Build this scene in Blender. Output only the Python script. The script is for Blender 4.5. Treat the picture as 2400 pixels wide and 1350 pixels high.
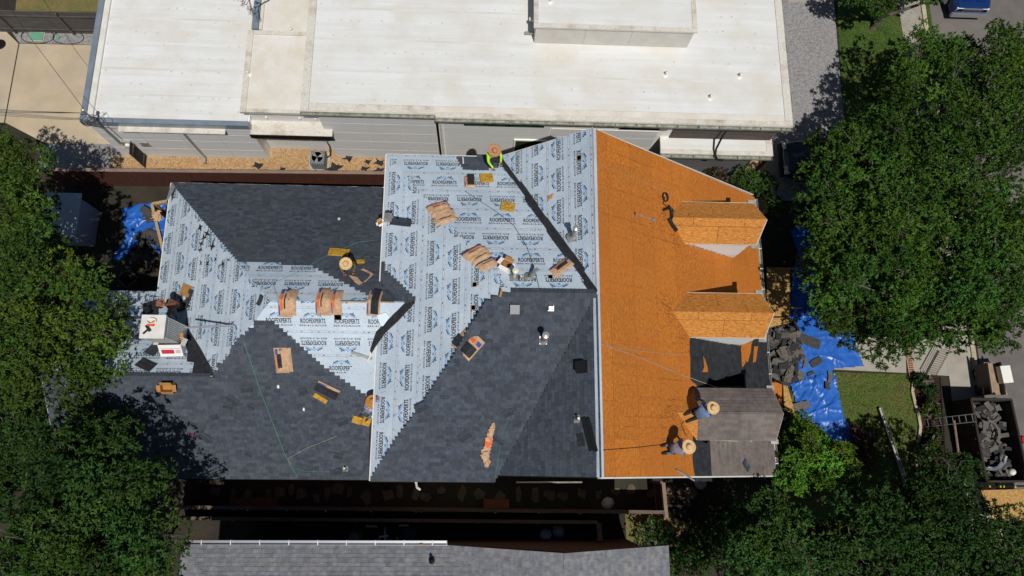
import bpy, bmesh, math, random
import numpy as np
from mathutils import Vector, Matrix
from mathutils import noise as mnoise
random.seed(7); rng = np.random.default_rng(7)
S = bpy.context.scene
C = S.collection
for _o in list(bpy.data.objects): bpy.data.objects.remove(_o)

# ------------------------------------------------------------------ camera, sky, sun, exposure
FPX, CAMH = 1695.0, 33.0
def _axes(nad, vp):
    d = np.array([nad[0]-1200, nad[1]-675, FPX]); d /= np.linalg.norm(d)
    n = np.array([vp[0]-1200, vp[1]-675, FPX]); n /= np.linalg.norm(n)
    n = n-d*(n@d); n /= np.linalg.norm(n)
    return np.array([np.cross(n, -d), n, -d])
R = _axes((1120, 1085), (1255, -6900))
cam = bpy.data.cameras.new('camera'); cam.sensor_width = 36; cam.lens = FPX/2400*36
cam.clip_start = 0.5; cam.clip_end = 900
co = bpy.data.objects.new('camera', cam); C.objects.link(co); S.camera = co
m4 = Matrix([[R[i][0], -R[i][1], -R[i][2], (0, 0, CAMH)[i]] for i in range(3)]+[[0, 0, 0, 1]])
co.matrix_world = m4
SUN_EL, SUN_AZ = math.radians(66), math.radians(17)      # from the south, a little to the east
wd = bpy.data.worlds.new('World'); S.world = wd; wd.use_nodes = True
_n = wd.node_tree.nodes; _bg = _n['Background']
_sky = _n.new('ShaderNodeTexSky'); _sky.sky_type = 'NISHITA'; _sky.sun_disc = False
_sky.sun_elevation = SUN_EL; _sky.sun_rotation = math.pi-SUN_AZ; _sky.air_density = 1.0; _sky.dust_density = 0.4
wd.node_tree.links.new(_sky.outputs[0], _bg.inputs[0]); _bg.inputs[1].default_value = 0.05
sl = bpy.data.lights.new('sun', 'SUN'); sl.energy = 4.4; sl.angle = math.radians(0.53); sl.color = (1, .965, .91)
so = bpy.data.objects.new('sun', sl); C.objects.link(so)
so.rotation_euler = Vector((math.cos(SUN_EL)*math.sin(SUN_AZ), -math.cos(SUN_EL)*math.cos(SUN_AZ), math.sin(SUN_EL))).to_track_quat('Z', 'Y').to_euler()
so.location = (0, 0, 60)
S.view_settings.view_transform = 'Standard'; S.view_settings.look = 'None'
S.view_settings.exposure = -0.28; S.view_settings.gamma = 1.0; S.view_settings.use_curve_mapping = False
S.render.engine = 'CYCLES'; S.cycles.max_bounces = 6; S.cycles.transparent_max_bounces = 8

# ------------------------------------------------------------------ survey helpers: photo point + known height -> place in metres
def ray(u, v): return R@np.array([u-1200., v-675., FPX])
def P(u, v, z=0.0):
    r = ray(u, v); t = (z-CAMH)/r[2]
    return Vector((r[0]*t, r[1]*t, z))
class Plane:
    """roof plane through three points; frame = o, ex (along eave), ey (up the slope), n"""
    def __init__(s, a, b, c):
        a, b, c = map(Vector, (a, b, c)); s.o = a.copy(); n = (b-a).cross(c-a).normalized()
        if n.z < 0: n = -n
        s.n = n
        s.ex = Vector((0, 0, 1)).cross(n).normalized(); s.ey = n.cross(s.ex).normalized()
        if s.ey.z < 0: s.ey = -s.ey; s.ex = -s.ex
        s.g = Vector((-n.x/n.z, -n.y/n.z))
    def z(s, x, y): return s.o.z+(x-s.o.x)*s.g.x+(y-s.o.y)*s.g.y
    def hit(s, u, v):
        r = Vector(ray(u, v)); c = Vector((0, 0, CAMH)); t = (s.o-c).dot(s.n)/r.dot(s.n)
        return c+r*t
    def to2(s, p): d = Vector(p)-s.o; return (d.dot(s.ex), d.dot(s.ey))
    def to3(s, a, b, h=0): return s.o+s.ex*a+s.ey*b+s.n*h
    def px2(s, pts): return [s.to2(s.hit(*p)) for p in pts]

# ------------------------------------------------------------------ materials
def lin(c):
    if isinstance(c, str):
        c = c.lstrip('#'); c = [int(c[i:i+2], 16)/255 for i in (0, 2, 4)]
        return tuple(x/12.92 if x <= .04045 else ((x+.055)/1.055)**2.4 for x in c)
    return tuple(c)
MATS = {}; TINTED = set()
def M(name, c1, c2=None, scale=3., detail=6., rough=.8, bump=0., bscale=None, stretch=(1, 1, 1), metal=0., tint=None,
      lo=.35, hi=.65, fine=0., fscale=60., spec=.5, transl=0., coord='pos', kind='noise', sheen=0., c3=None, s3=.4, bdist=.02, nrm=None):
    if name in MATS: return MATS[name]
    m = bpy.data.materials.new(name); MATS[name] = m; m.use_nodes = True
    nt = m.node_tree; N = nt.nodes; L = nt.links; b = N['Principled BSDF']
    b.inputs['Roughness'].default_value = rough; b.inputs['Metallic'].default_value = metal
    b.inputs['Specular IOR Level'].default_value = spec
    c1 = lin(c1)
    if coord == 'pos': src = N.new('ShaderNodeNewGeometry').outputs['Position']
    else: src = N.new('ShaderNodeTexCoord').outputs['Object']
    mp = N.new('ShaderNodeMapping'); mp.inputs['Scale'].default_value = stretch; L.new(src, mp.inputs[0])
    if nrm: mp.inputs['Rotation'].default_value = nrm
    col = None
    def noise_tex(sc, dt=detail):
        if kind == 'voronoi':
            t = N.new('ShaderNodeTexVoronoi'); t.inputs['Scale'].default_value = sc; L.new(mp.outputs[0], t.inputs['Vector']); 
            s = N.new('ShaderNodeSeparateColor'); L.new(t.outputs['Color'], s.inputs[0]); return s.outputs[0]
        t = N.new('ShaderNodeTexNoise'); t.inputs['Scale'].default_value = sc; t.inputs['Detail'].default_value = dt
        L.new(mp.outputs[0], t.inputs['Vector']); return t.outputs['Fac']
    def mix(fac, a, bb, blend='MIX'):
        x = N.new('ShaderNodeMix'); x.data_type = 'RGBA'; x.blend_type = blend
        if isinstance(fac, (int, float)): x.inputs[0].default_value = fac
        else: L.new(fac, x.inputs[0])
        for i, q in ((6, a), (7, bb)):
            if isinstance(q, tuple): x.inputs[i].default_value = (*q[:3], 1)
            else: L.new(q, x.inputs[i])
        return x.outputs[2]
    def rampf(fac, a, bb):
        r = N.new('ShaderNodeMapRange'); r.inputs[1].default_value = a; r.inputs[2].default_value = bb; L.new(fac, r.inputs[0]); return r.outputs[0]
    if c2 is not None: col = mix(rampf(noise_tex(scale), lo, hi), c1, lin(c2))
    else: col = c1
    if c3 is not None:
        t = N.new('ShaderNodeTexNoise'); t.inputs['Scale'].default_value = s3; t.inputs['Detail'].default_value = 5; L.new(src, t.inputs['Vector'])
        col = mix(rampf(t.outputs['Fac'], .45, .75), col, lin(c3))
    if fine:
        t = N.new('ShaderNodeTexNoise'); t.inputs['Scale'].default_value = fscale; t.inputs['Detail'].default_value = 3; L.new(mp.outputs[0], t.inputs['Vector'])
        r = N.new('ShaderNodeMapRange'); r.inputs[1].default_value = .3; r.inputs[2].default_value = .7
        r.inputs[3].default_value = 1-fine; r.inputs[4].default_value = 1+fine*.6; L.new(t.outputs['Fac'], r.inputs[0])
        g = N.new('ShaderNodeCombineColor')
        for i in range(3): L.new(r.outputs[0], g.inputs[i])
        col = mix(1.0, col, g.outputs[0], 'MULTIPLY')
    if tint:
        TINTED.add(m.name)
        a = N.new('ShaderNodeAttribute'); a.attribute_name = tint
        col = mix(1.0, col, a.outputs['Color'], 'MULTIPLY')
    if isinstance(col, tuple): b.inputs['Base Color'].default_value = (*col[:3], 1)
    else: L.new(col, b.inputs['Base Color'])
    if bump:
        t = N.new('ShaderNodeTexNoise'); t.inputs['Scale'].default_value = bscale or scale; t.inputs['Detail'].default_value = 6; L.new(mp.outputs[0], t.inputs['Vector'])
        bp = N.new('ShaderNodeBump'); bp.inputs['Strength'].default_value = bump; bp.inputs['Distance'].default_value = bdist
        L.new(t.outputs['Fac'], bp.inputs['Height']); L.new(bp.outputs[0], b.inputs['Normal'])
    if transl:
        tr = N.new('ShaderNodeBsdfTranslucent'); ms = N.new('ShaderNodeMixShader'); ms.inputs[0].default_value = transl
        if isinstance(col, tuple): tr.inputs[0].default_value = (*col[:3], 1)
        else: L.new(col, tr.inputs[0])
        L.new(b.outputs[0], ms.inputs[1]); L.new(tr.outputs[0], ms.inputs[2]); L.new(ms.outputs[0], N['Material Output'].inputs[0])
    return m

m_under = M('roof_underlayment', '#c2ced9', '#b6c3cf', scale=.9, rough=.55, bump=.6, bscale=2.6, bdist=.04, fine=.07, fscale=9, c3='#aebcc8', s3=.5)
m_black = M('print_black', '#222830', rough=.6)
m_blue = M('print_blue', '#6fa2d0', rough=.6)
m_blue2 = M('print_pale_blue', '#93b9dc', rough=.6)
m_grey = M('print_grey', '#6d7680', rough=.6)
m_osb = M('osb_board', '#ca7a22', '#a05a19', scale=11, stretch=(2.4, .7, 1.5), rough=.85, fine=.26, fscale=20, tint='tint', c3='#b4691e', s3=.35, lo=.3, hi=.7, bump=.15, bscale=30)
m_osb2 = M('osb_board_cross', '#d08d3c', '#9c5f22', scale=11, stretch=(.7, 2.4, 1.5), rough=.85, fine=.26, fscale=20, tint='tint', lo=.3, hi=.7, bump=.15, bscale=30)
m_osbpale = M('osb_pale', '#c29a5c', '#9d7238', scale=14, rough=.85, fine=.3, fscale=40)
m_shin = M('charcoal_shingle', '#4a515b', '#40464f', scale=7, rough=.92, tint='tint', fine=.32, fscale=45, spec=.25, bump=.2, bscale=120, c3='#4a4f57', s3=.22)
m_shin2 = M('weathered_grey_shingle', '#86878a', '#727377', scale=5, rough=.95, tint='tint', fine=.26, fscale=45, spec=.2, bump=.2, bscale=120)
m_shin3 = M('old_brown_shingle', '#766d68', '#665e5a', scale=4, rough=.95, tint='tint', fine=.26, fscale=45, spec=.2, c3='#7d746c', s3=.6, bump=.2, bscale=120)
m_felt = M('black_felt', '#25272a', '#34373b', scale=4, rough=.9, fine=.25, fscale=18, spec=.25, bump=.3, bscale=6)
m_valley = M('valley_felt', '#34363a', '#2a2b2e', scale=5, rough=.9, fine=.25, fscale=25, spec=.2)
m_member = M('white_roof_membrane', '#dcdddc', '#d3d3cf', scale=1.6, stretch=(.16, 2.6, 1), rough=.6, c3='#cfcabf', s3=.6, fine=.05, fscale=26, bump=.15, bscale=3)
m_member2 = M('cream_roof_membrane', '#dbd8d1', '#d0c8b8', scale=1.3, rough=.65, c3='#d2cabb', s3=.5, fine=.06, fscale=20, bump=.15, bscale=3)
m_dirty = M('stained_roof_edge', '#d0cbc0', '#a8967e', scale=2.2, stretch=(.8, .8, 1), rough=.7, lo=.48, hi=.8, fine=.15, fscale=14)
m_capm = M('blue_grey_metal_cap', '#8d99a5', '#7f8b97', scale=2, rough=.4, metal=.3)
m_wallg = M('grey_fibre_cement', '#dadad8', '#d0d0cf', scale=1.6, rough=.8, stretch=(.3, .3, 8), fine=.05, fscale=12)
m_wallbox = M('pale_rooftop_wall', '#d6d3cb', '#cbc8bf', scale=1.5, rough=.8)
m_reveal = M('pale_joint', '#efeee8', rough=.7)
m_white = M('white_paint', '#dcdad4', '#cfccc4', scale=3, rough=.55)
m_gutter = M('gutter_metal', '#a9aa9f', '#7e7f72', scale=5, rough=.45, metal=.4)
m_darkm = M('dark_bronze_metal', '#26231f', rough=.45, metal=.5)
m_glass = M('dark_window_glass', '#10201c', rough=.06, spec=.9)
m_glassg = M('green_window_glass', '#3d4a2c', '#2a331f', scale=2, rough=.08, spec=.8)
m_conc = M('tan_concrete', '#bfae93', '#b09f84', scale=.8, rough=.9, fine=.1, fscale=30, c3='#a49a8b', s3=.35, bump=.1, bscale=60)
m_conc2 = M('grey_walk_concrete', '#a39d92', '#958e83', scale=1.4, rough=.9, fine=.1, fscale=30, bump=.1, bscale=60)
m_asph = M('asphalt', '#6e6864', '#645e5b', scale=1.5, rough=.93, fine=.2, fscale=40, c3='#77716b', s3=.3)
m_gravel = M('grey_gravel', '#9a9894', '#77757a', scale=16, rough=.95, kind='voronoi', lo=0, hi=1, fine=.25, fscale=30, bump=.5, bscale=22)
m_pea = M('tan_pea_gravel', '#bda07a', '#94795a', scale=14, rough=.95, kind='voronoi', lo=0, hi=1, fine=.3, fscale=26, bump=.6, bscale=20, c3='#b09672', s3=1.0)
m_soil = M('dark_soil', '#3a3128', '#2a241d', scale=1.2, rough=1, fine=.3, fscale=12, c3='#35372a', s3=.25)
m_lawn = M('lawn', '#4f6324', '#56602a', scale=1.4, rough=1, fine=.35, fscale=22, c3='#655f34', s3=.9, bump=.4, bscale=40)
m_lawn2 = M('green_lawn', '#44601f', '#3c541d', scale=1.4, rough=1, fine=.35, fscale=22, c3='#5a6330', s3=.8, bump=.4, bscale=40)
m_dry = M('dry_lawn', '#7d6a43', '#5c6234', scale=1.2, rough=1, fine=.3, fscale=22)
m_blade = M('grass_blade', '#566226', rough=.8, tint='tint', transl=.3)
m_fence = M('brown_fence_board', '#57291c', '#43200f', scale=2, stretch=(6, 6, .8), rough=.85, fine=.25, fscale=8)
m_fcap = M('weathered_cap_board', '#8b7769', '#7b685c', scale=3, stretch=(.6, 5, 1), rough=.9, fine=.2, fscale=10)
m_fgrey = M('grey_fence_board', '#5d5854', '#4a4644', scale=3, stretch=(.5, 3, 6), rough=.92, fine=.25, fscale=10)
m_fdark = M('dark_cap_board', '#6b5b51', '#5b4c43', scale=3, stretch=(.6, 5, 1), rough=.92, fine=.2, fscale=10)
m_brickw = M('house_wall', '#6a4636', '#5a392c', scale=6, rough=.9, fine=.2, fscale=12)
m_wallc = M('house_cream_wall', '#b9ae9c', rough=.85)
m_tarp = M('blue_tarp', '#2a66bd', '#2259ab', scale=2.2, rough=.34, spec=.5, fine=.08, fscale=14, bump=.2, bscale=5, bdist=.05)
m_card = M('cardboard', '#b38349', '#a2733c', scale=5, rough=.9, fine=.08)
m_paper = M('brown_kraft_paper', '#c9a685', '#b58f6d', scale=6, rough=.9, fine=.16, fscale=22, bump=.4, bscale=16)
m_orange = M('orange_print', '#d9642a', rough=.8)
m_bprint = M('dark_blue_print', '#2d4a90', rough=.8)
m_redp = M('red_print', '#b9223f', rough=.7)
m_foam = M('yellow_foam', '#c59a3a', '#a97c22', scale=9, rough=.95, fine=.2, fscale=24)
m_whitep = M('white_print_board', '#e4e2de', rough=.6)
m_plast = M('white_plastic', '#e6e4dc', rough=.35)
m_galv = M('galvanised_metal', '#b6b5ae', '#9a9a94', scale=6, rough=.4, metal=.45)
m_blackv = M('black_metal_vent', '#131416', rough=.6)
m_shadefelt = M('shade_and_felt_black', '#060607', rough=1, spec=0)  # painted dark of vent openings and fan well; also black felt
m_chim = M('chimney_paint', '#b9bdb6', '#a9ada6', scale=3, rough=.6)
m_steel = M('steel_pipe', '#c9c7cc', rough=.3, metal=.7)
m_bark = M('tree_bark', '#6f675d', '#4a433b', scale=5, rough=.95, fine=.3, fscale=14)
m_leaf = M('leaf_green', '#ffffff', rough=.55, tint='tint', transl=.12, spec=.14)
m_rope = M('rope_pale', '#9c8f7c', rough=.9)
m_ropeg = M('rope_green', '#4f8f74', rough=.9)
m_roped = M('rope_dark', '#1d1d1f', rough=.8)
m_wood = M('raw_lumber', '#b39b74', '#97815d', scale=3, stretch=(6, 6, 1), rough=.9, fine=.15)
m_brick = M('red_brick', '#8d4a36', '#7b3d2c', scale=4, rough=.9, fine=.2, fscale=20, tint='tint')
m_mortar = M('mortar', '#b9a58a', rough=.95)
m_iron = M('black_iron', '#1a1817', rough=.5, metal=.3)
m_railw = M('tan_rail', '#9c8470', rough=.7)
m_edge = M('edging_concrete', '#b9ad97', '#a4987f', scale=4, rough=.9, fine=.12)
m_stone = M('flagstone', '#6b5c49', '#4f453a', scale=2.4, rough=.9, fine=.15, fscale=14)
m_mulch = M('brown_mulch', '#2c1a14', '#3b251b', scale=12, rough=1, fine=.4, fscale=24)
m_dump = M('rusty_container', '#2e2a28', '#3a2b22', scale=2, rough=.8, fine=.2)
m_alum = M('aluminium', '#cfd0d2', rough=.28, metal=.8)
m_rubber = M('tyre_rubber', '#141414', rough=.85)
m_skin = M('skin', '#9a6446', rough=.6)
m_straw = M('straw_hat', '#dcbd8e', '#c9a26c', scale=22, rough=.9, fine=.14, fscale=40)
m_band = M('hat_band', '#5a3a24', rough=.9)

# ------------------------------------------------------------------ object helpers
def link(o, parent=None):
    C.objects.link(o)
    if parent is not None: o.parent = parent
    return o
def wloc(p):
    v = Vector((0, 0, 0))
    while p is not None: v = v+p.location; p = p.parent
    return v
def mesh_data(name, verts, faces, mats=(), midx=None, smooth=False, tint=None):
    me = bpy.data.meshes.new(name)
    me.from_pydata([tuple(v) for v in verts], [], [tuple(f) for f in faces])
    for m in (mats if isinstance(mats, (list, tuple)) else [mats]): me.materials.append(m)
    if midx is not None: me.polygons.foreach_set('material_index', midx)
    if tint is None and any(m.name in TINTED for m in me.materials): tint = (1, 1, 1)
    if smooth: me.polygons.foreach_set('use_smooth', [True]*len(me.polygons))
    if tint is not None:
        a = me.color_attributes.new('tint', 'FLOAT_COLOR', 'POINT')
        t = np.ones((len(me.vertices), 4), np.float32); t[:, :3] = np.asarray(tint, np.float32).reshape(-1, 3) if np.ndim(tint) > 1 else tint
        a.data.foreach_set('color', t.ravel())
    me.update()
    return me
def add(name, verts, faces, mat, parent=None, midx=None, smooth=False, tint=None, kind=None):
    """one mesh object built from world coordinates"""
    b = wloc(parent) if parent is not None else None
    vs = [Vector(v) for v in verts]
    if b is None:
        b = sum(vs, Vector())/len(vs); b.z = min(v.z for v in vs)
    vs = [v-b for v in vs]
    o = bpy.data.objects.new(name, mesh_data(name, vs, faces, mat, midx, smooth, tint))
    if parent is None: o.location = b
    link(o, parent)
    if kind: o['kind'] = kind
    return o
def thing(name, label, cat, loc=(0, 0, 0), group=None):
    o = bpy.data.objects.new(name, None); o.empty_display_size = .2; C.objects.link(o); o.location = loc
    return tag(o, label, cat, group)
def tag(o, label, cat, group=None):
    o['label'] = label; o['category'] = cat
    if group: o['group'] = group
    return o
def struct(o): o['kind'] = 'structure'; return o

class MB:
    """collects shapes (world coordinates) into one mesh"""
    def __init__(s): s.v = []; s.f = []; s.m = []; s.t = []
    def poly(s, vs, fs, mi=0, t=None):
        k = len(s.v); s.v += [Vector(v) for v in vs]; s.f += [tuple(i+k for i in f) for f in fs]; s.m += [mi]*len(fs)
        s.t += [t or (1, 1, 1)]*len(vs)
        return s
    def box(s, c, size, ax=None, mi=0, t=None):
        c = Vector(c); ax = ax or (Vector((1, 0, 0)), Vector((0, 1, 0)), Vector((0, 0, 1)))
        h = [x/2 for x in size]
        vs = [c+ax[0]*(sx*h[0])+ax[1]*(sy*h[1])+ax[2]*(sz*h[2]) for sx in (-1, 1) for sy in (-1, 1) for sz in (-1, 1)]
        return s.poly(vs, [(0, 1, 3, 2), (4, 6, 7, 5), (0, 4, 5, 1), (2, 3, 7, 6), (0, 2, 6, 4), (1, 5, 7, 3)], mi, t)
    def bb(s, x0, x1, y0, y1, z0, z1, mi=0): return s.box(((x0+x1)/2, (y0+y1)/2, (z0+z1)/2), (x1-x0, y1-y0, z1-z0), None, mi)
    def prism(s, pts, d, mi=0, mi2=None):
        """polygon (3d pts) extruded by vector d (downwards for slabs)"""
        n = len(pts); d = Vector(d); a = [Vector(p) for p in pts]; b = [p+d for p in a]
        k = len(s.v); s.v += a+b; s.t += [(1, 1, 1)]*(2*n)
        nr = Vector()
        for i in range(n): nr += (a[i]-a[0]).cross(a[(i+1) % n]-a[0])
        fl = nr.dot(d) > 0
        top = tuple(range(k, k+n)); bot = tuple(range(k+2*n-1, k+n-1, -1))
        sd = [(k+i, k+n+i, k+n+(i+1) % n, k+(i+1) % n) for i in range(n)]
        fs = [top, bot]+sd
        if fl: fs = [tuple(reversed(f)) for f in fs]
        s.f += fs; s.m += [mi]*2+[mi if mi2 is None else mi2]*n
        return s
    def tube(s, pts, r, n=6, mi=0, cap=True, r1=None, t=None):
        pts = [Vector(p) for p in pts]; k = len(s.v); m = len(pts)
        up = Vector((.13, .27, 1))
        for i, p in enumerate(pts):
            d = (pts[min(i+1, m-1)]-pts[max(i-1, 0)]).normalized()
            a = d.cross(up)
            if a.length < 1e-3: a = d.cross(Vector((1, 0, 0)))
            a.normalize(); b = d.cross(a)
            rr = (r[i] if isinstance(r, (list, tuple)) else (r if r1 is None else r+(r1-r)*i/(m-1)))
            s.v += [p+(a*math.cos(q)+b*math.sin(q))*rr for q in [2*math.pi*j/n for j in range(n)]]
            s.t += [t or (1, 1, 1)]*n
        for i in range(m-1):
            for j in range(n):
                s.f.append((k+i*n+j, k+i*n+(j+1) % n, k+(i+1)*n+(j+1) % n, k+(i+1)*n+j)); s.m.append(mi)
        if cap:
            s.f += [tuple(k+j for j in range(n-1, -1, -1)), tuple(k+(m-1)*n+j for j in range(n))]; s.m += [mi]*2
        return s
    def lathe(s, c, prof, ax=None, n=16, mi=0, open_=False):
        """prof list of (r, h) along axis"""
        c = Vector(c); z = (ax or Vector((0, 0, 1))).normalized(); x = z.orthogonal().normalized(); y = z.cross(x); k = len(s.v)
        for r, h in prof:
            s.v += [c+z*h+(x*math.cos(q)+y*math.sin(q))*max(r, 1e-4) for q in [2*math.pi*j/n for j in range(n)]]; s.t += [(1, 1, 1)]*n
        for i in range(len(prof)-1):
            for j in range(n):
                s.f.append((k+i*n+j, k+i*n+(j+1) % n, k+(i+1)*n+(j+1) % n, k+(i+1)*n+j)); s.m.append(mi)
        return s
    def build(s, name, mats, parent=None, smooth=False, tint=False, kind=None):
        return add(name, s.v, s.f, mats, parent, s.m, smooth, s.t if tint else None, kind)
def children(o): return [c for c in bpy.data.objects if c.parent == o]
def copy_tree(o, loc, label=None, rz=None, parent=None):
    c = o.copy(); C.objects.link(c); c.location = loc
    if label: c['label'] = label
    if rz is not None: c.rotation_euler = (0, 0, rz)
    for ch in o.children:
        d = ch.copy(); C.objects.link(d); d.parent = c
        for g in ch.children:
            e = g.copy(); C.objects.link(e); e.parent = d
    return c
def rp(a, b): return random.uniform(a, b)
def nz(x, y, z=0): return mnoise.noise((x, y, z))
def inpoly(x, y, poly):
    r = False; j = len(poly)-1
    for i in range(len(poly)):
        xi, yi = poly[i][:2]; xj, yj = poly[j][:2]
        if (yi > y) != (yj > y) and x < (xj-xi)*(y-yi)/(yj-yi)+xi: r = not r
        j = i
    return r
def scan(poly, y):
    xs = []
    for i in range(len(poly)):
        (x0, y0), (x1, y1) = poly[i][:2], poly[(i+1) % len(poly)][:2]
        if (y0 > y) != (y1 > y): xs.append(x0+(x1-x0)*(y-y0)/(y1-y0))
    xs.sort(); return list(zip(xs[::2], xs[1::2]))
def clip_half(poly, nx, ny, c):
    """keep nx*x+ny*y >= c"""
    out = []
    for i in range(len(poly)):
        a, b = poly[i], poly[(i+1) % len(poly)]
        da, db = nx*a[0]+ny*a[1]-c, nx*b[0]+ny*b[1]-c
        if da >= 0: out.append(a)
        if (da > 0 > db) or (da < 0 < db):
            t = da/(da-db); out.append((a[0]+(b[0]-a[0])*t, a[1]+(b[1]-a[1])*t))
    return out
def halves(poly):
    A = sum(poly[i][0]*poly[(i+1) % len(poly)][1]-poly[(i+1) % len(poly)][0]*poly[i][1] for i in range(len(poly)))
    if A < 0: poly = poly[::-1]
    hs = []
    for i in range(len(poly)):
        (x0, y0), (x1, y1) = poly[i], poly[(i+1) % len(poly)]
        l = math.hypot(x1-x0, y1-y0)
        if l < 1e-6: continue
        nx, ny = -(y1-y0)/l, (x1-x0)/l
        hs.append((nx, ny, nx*x0+ny*y0))
    return hs
def clip_conv(poly, hs):
    for h in hs:
        poly = clip_half(poly, *h)
        if len(poly) < 3: return []
    return poly

# ================================================================== GROUND
def flat(name, px, z, mat, thick=.05, kind='structure'):
    pts = [P(u, v, z) for u, v in px]
    o = MB().prism(pts, (0, 0, -thick)).build(name, mat)
    o['kind'] = kind; return o
g = add('ground', [(-400, -400, 0), (400, -400, 0), (400, 400, 0), (-400, 400, 0)], [(0, 1, 2, 3)], m_soil); struct(g)
def rect(name, x0, x1, y0, y1, z, mat, thick=.05):
    o = MB().bb(x0, x1, y0, y1, z-thick, z).build(name, mat); return struct(o)
rect('street', 23.6, 34, -60, 90, .006, m_asph, .02)
rect('sidewalk', 22.0, 23.2, -40, 3.2, .05, m_conc2)
rect('sidewalk', 22.0, 23.2, 3.2, 5.6, .054, m_conc2)
rect('sidewalk', 22.0, 23.2, 5.6, 60, .05, m_conc2)
rect('kerb', 23.2, 23.42, -60, 90, .12, m_edge, .12)
flat('driveway', [(-220, 60), (-2, 58), (43, 102), (9, 287), (-220, 287)], .03, m_conc)
flat('driveway', [(46, 102), (222, 106), (300, 338), (107, 336), (12, 287)], .034, m_conc)
flat('gravel_strip', [(5, 40), (232, 40), (222, 105), (45, 100)], .012, m_gravel)
flat('back_lawn', [(42, -60), (300, -60), (240, 27), (36, 27)], .014, m_dry)
flat('side_gravel', [(105, 338), (330, 338), (330, 402), (80, 402)], .016, m_gravel)
flat('pea_gravel_bed', [(255, 402), (262, 366), (560, 330), (1080, 330), (1080, 402)], .022, m_pea)
flat('pea_gravel_bed', [(1560, 370), (1800, 340), (1800, 500), (1560, 500)], .022, m_pea)
flat('gravel_drive', [(1838, -80), (1952, -80), (1955, 8), (1972, 215), (1985, 330), (1990, 470), (1800, 470), (1800, 300)], .018, m_gravel)
flat('driveway', [(1846, -60), (1953, -60), (1954, 8), (1848, 5)], .04, m_conc2)
flat('verge_lawn', [(1957, -60), (2170, -60), (2185, 60), (2200, 430), (1990, 430), (1974, 215)], .02, m_lawn2)
flat('front_walk', [(1952, 790), (2122, 790), (2124, 874), (1955, 866)], .05, m_conc2)
flat('front_walk', [(2137, 790), (2232, 790), (2228, 881), (2139, 876)], .05, m_conc2)
flat('front_lawn', [(1860, 868), (2125, 878), (2135, 890), (2133, 930), (2150, 975), (2151, 1030), (2138, 1090), (2145, 1230), (1830, 1230)], .026, m_lawn)
flat('planting_bed', [(2137, 884), (2206, 884), (2230, 1230), (2146, 1230), (2143, 1090), (2154, 1030), (2154, 975), (2138, 930)], .03, m_mulch)
flat('side_yard', [(1465, 1205), (1560, 1205), (1620, 1230), (1560, 1280), (1470, 1300)], .02, m_dry)
# joints scored across the walk
for i, (u0, v0, u1, v1) in enumerate([(2062, 792, 2063, 872)]):
    a, b = P(u0, v0, .0525), P(u1, v1, .0525); d = (b-a).normalized(); s = Vector((-d.y, d.x, 0))*.012
    struct(add('walk_joint', [a-s, a+s, b+s, b-s], [(0, 1, 2, 3)], m_soil))
# brick band across the walk: every brick its own piece
bt = thing('brick_path_band', 'narrow band of red bricks in pale mortar crossing the front walk', 'brick band', P(2131, 880, 0))
a, b = P(2139, 884, .05), P(2120, 770, .05); d = (b-a); L_ = d.length; d.normalize(); s = Vector((d.y, -d.x, 0))
MB().box((a+b)/2-Vector((0, 0, .02)), (.29, L_, .05), (s, d, Vector((0, 0, 1)))).build('mortar', m_mortar, bt)
k = 0; q = .06
while q < L_:
    t = rp(.8, 1.15); MB().box(a+d*q-Vector((0, 0, .005))-s*0, (.24, .072, .034), (s, d, Vector((0, 0, 1))), 0, (t, t, t)).build('brick', m_brick, bt, tint=True); q += .1

# ================================================================== MAIN HOUSE
RZ = 9.5
V = dict(rN=(3.87, 11.6, RZ), rS=(3.87, -.42, RZ), rB=(3.87, 5.55, RZ), apB=(1.04, 5.55, RZ),
         bNW=(-3.73, 11.6, 6.8), bSW=(-3.73, -.63, 6.8), bNE=(.6, 11.6, 6.8), bSE=(.6, -.63, 6.8),
         eN=(12.0, 11.5, 3.4), eS=(12.0, -.42, 3.4),
         cNW=(-13.23, 11.5, 3.5), cSW=(-13.23, -.65, 3.5), apC=(-7.49, 5.6, 7.4), rC=(-2.67, 5.6, 7.4))
V = {k: Vector(v) for k, v in V.items()}
PE = Plane(V['eN'], V['eS'], V['rN']); PAW = Plane(V['bNE'], V['rN'], V['rS'])
PBN = Plane(V['bNW'], V['bNE'], V['apB']); PBS = Plane(V['bSW'], V['bSE'], V['apB']); PBW = Plane(V['bNW'], V['bSW'], V['apB'])
PCN = Plane(V['cNW'], (0, 11.5, 3.5), V['apC']); PCS = Plane(V['cSW'], (0, -.65, 3.5), V['apC']); PCW = Plane(V['cNW'], V['cSW'], V['apC'])
dR = V['apC'].lerp(V['cSW'], (5.6-3.03)/6.25); dz = dR.z
PDN = Plane(dR, (-16, 3.03, dz), (-13.23, 6.75, 3.5))
def rzB(x, y): return min(PBN.z(x, y), PBS.z(x, y), PBW.z(x, y))
def rzC(x, y): return max(min(PCN.z(x, y), PCS.z(x, y), PCW.z(x, y)), min(PDN.z(x, y), PCS.z(x, y)))
def roofz(x, y):
    c = [PE.z(x, y) if x > 3.87 else -9]
    if x <= 3.87 and x > .4: c.append(PAW.z(x, y))
    if -3.75 < x < 3.9 and -.7 < y < 11.7: c.append(rzB(x, y))
    if x < -2.5: c.append(rzC(x, y))
    return max(c)
house = thing('main_house', 'large house being re-roofed with pale printed underlayment, dark shingles and orange sheathing', 'house', (0, 5.5, 0))
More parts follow.
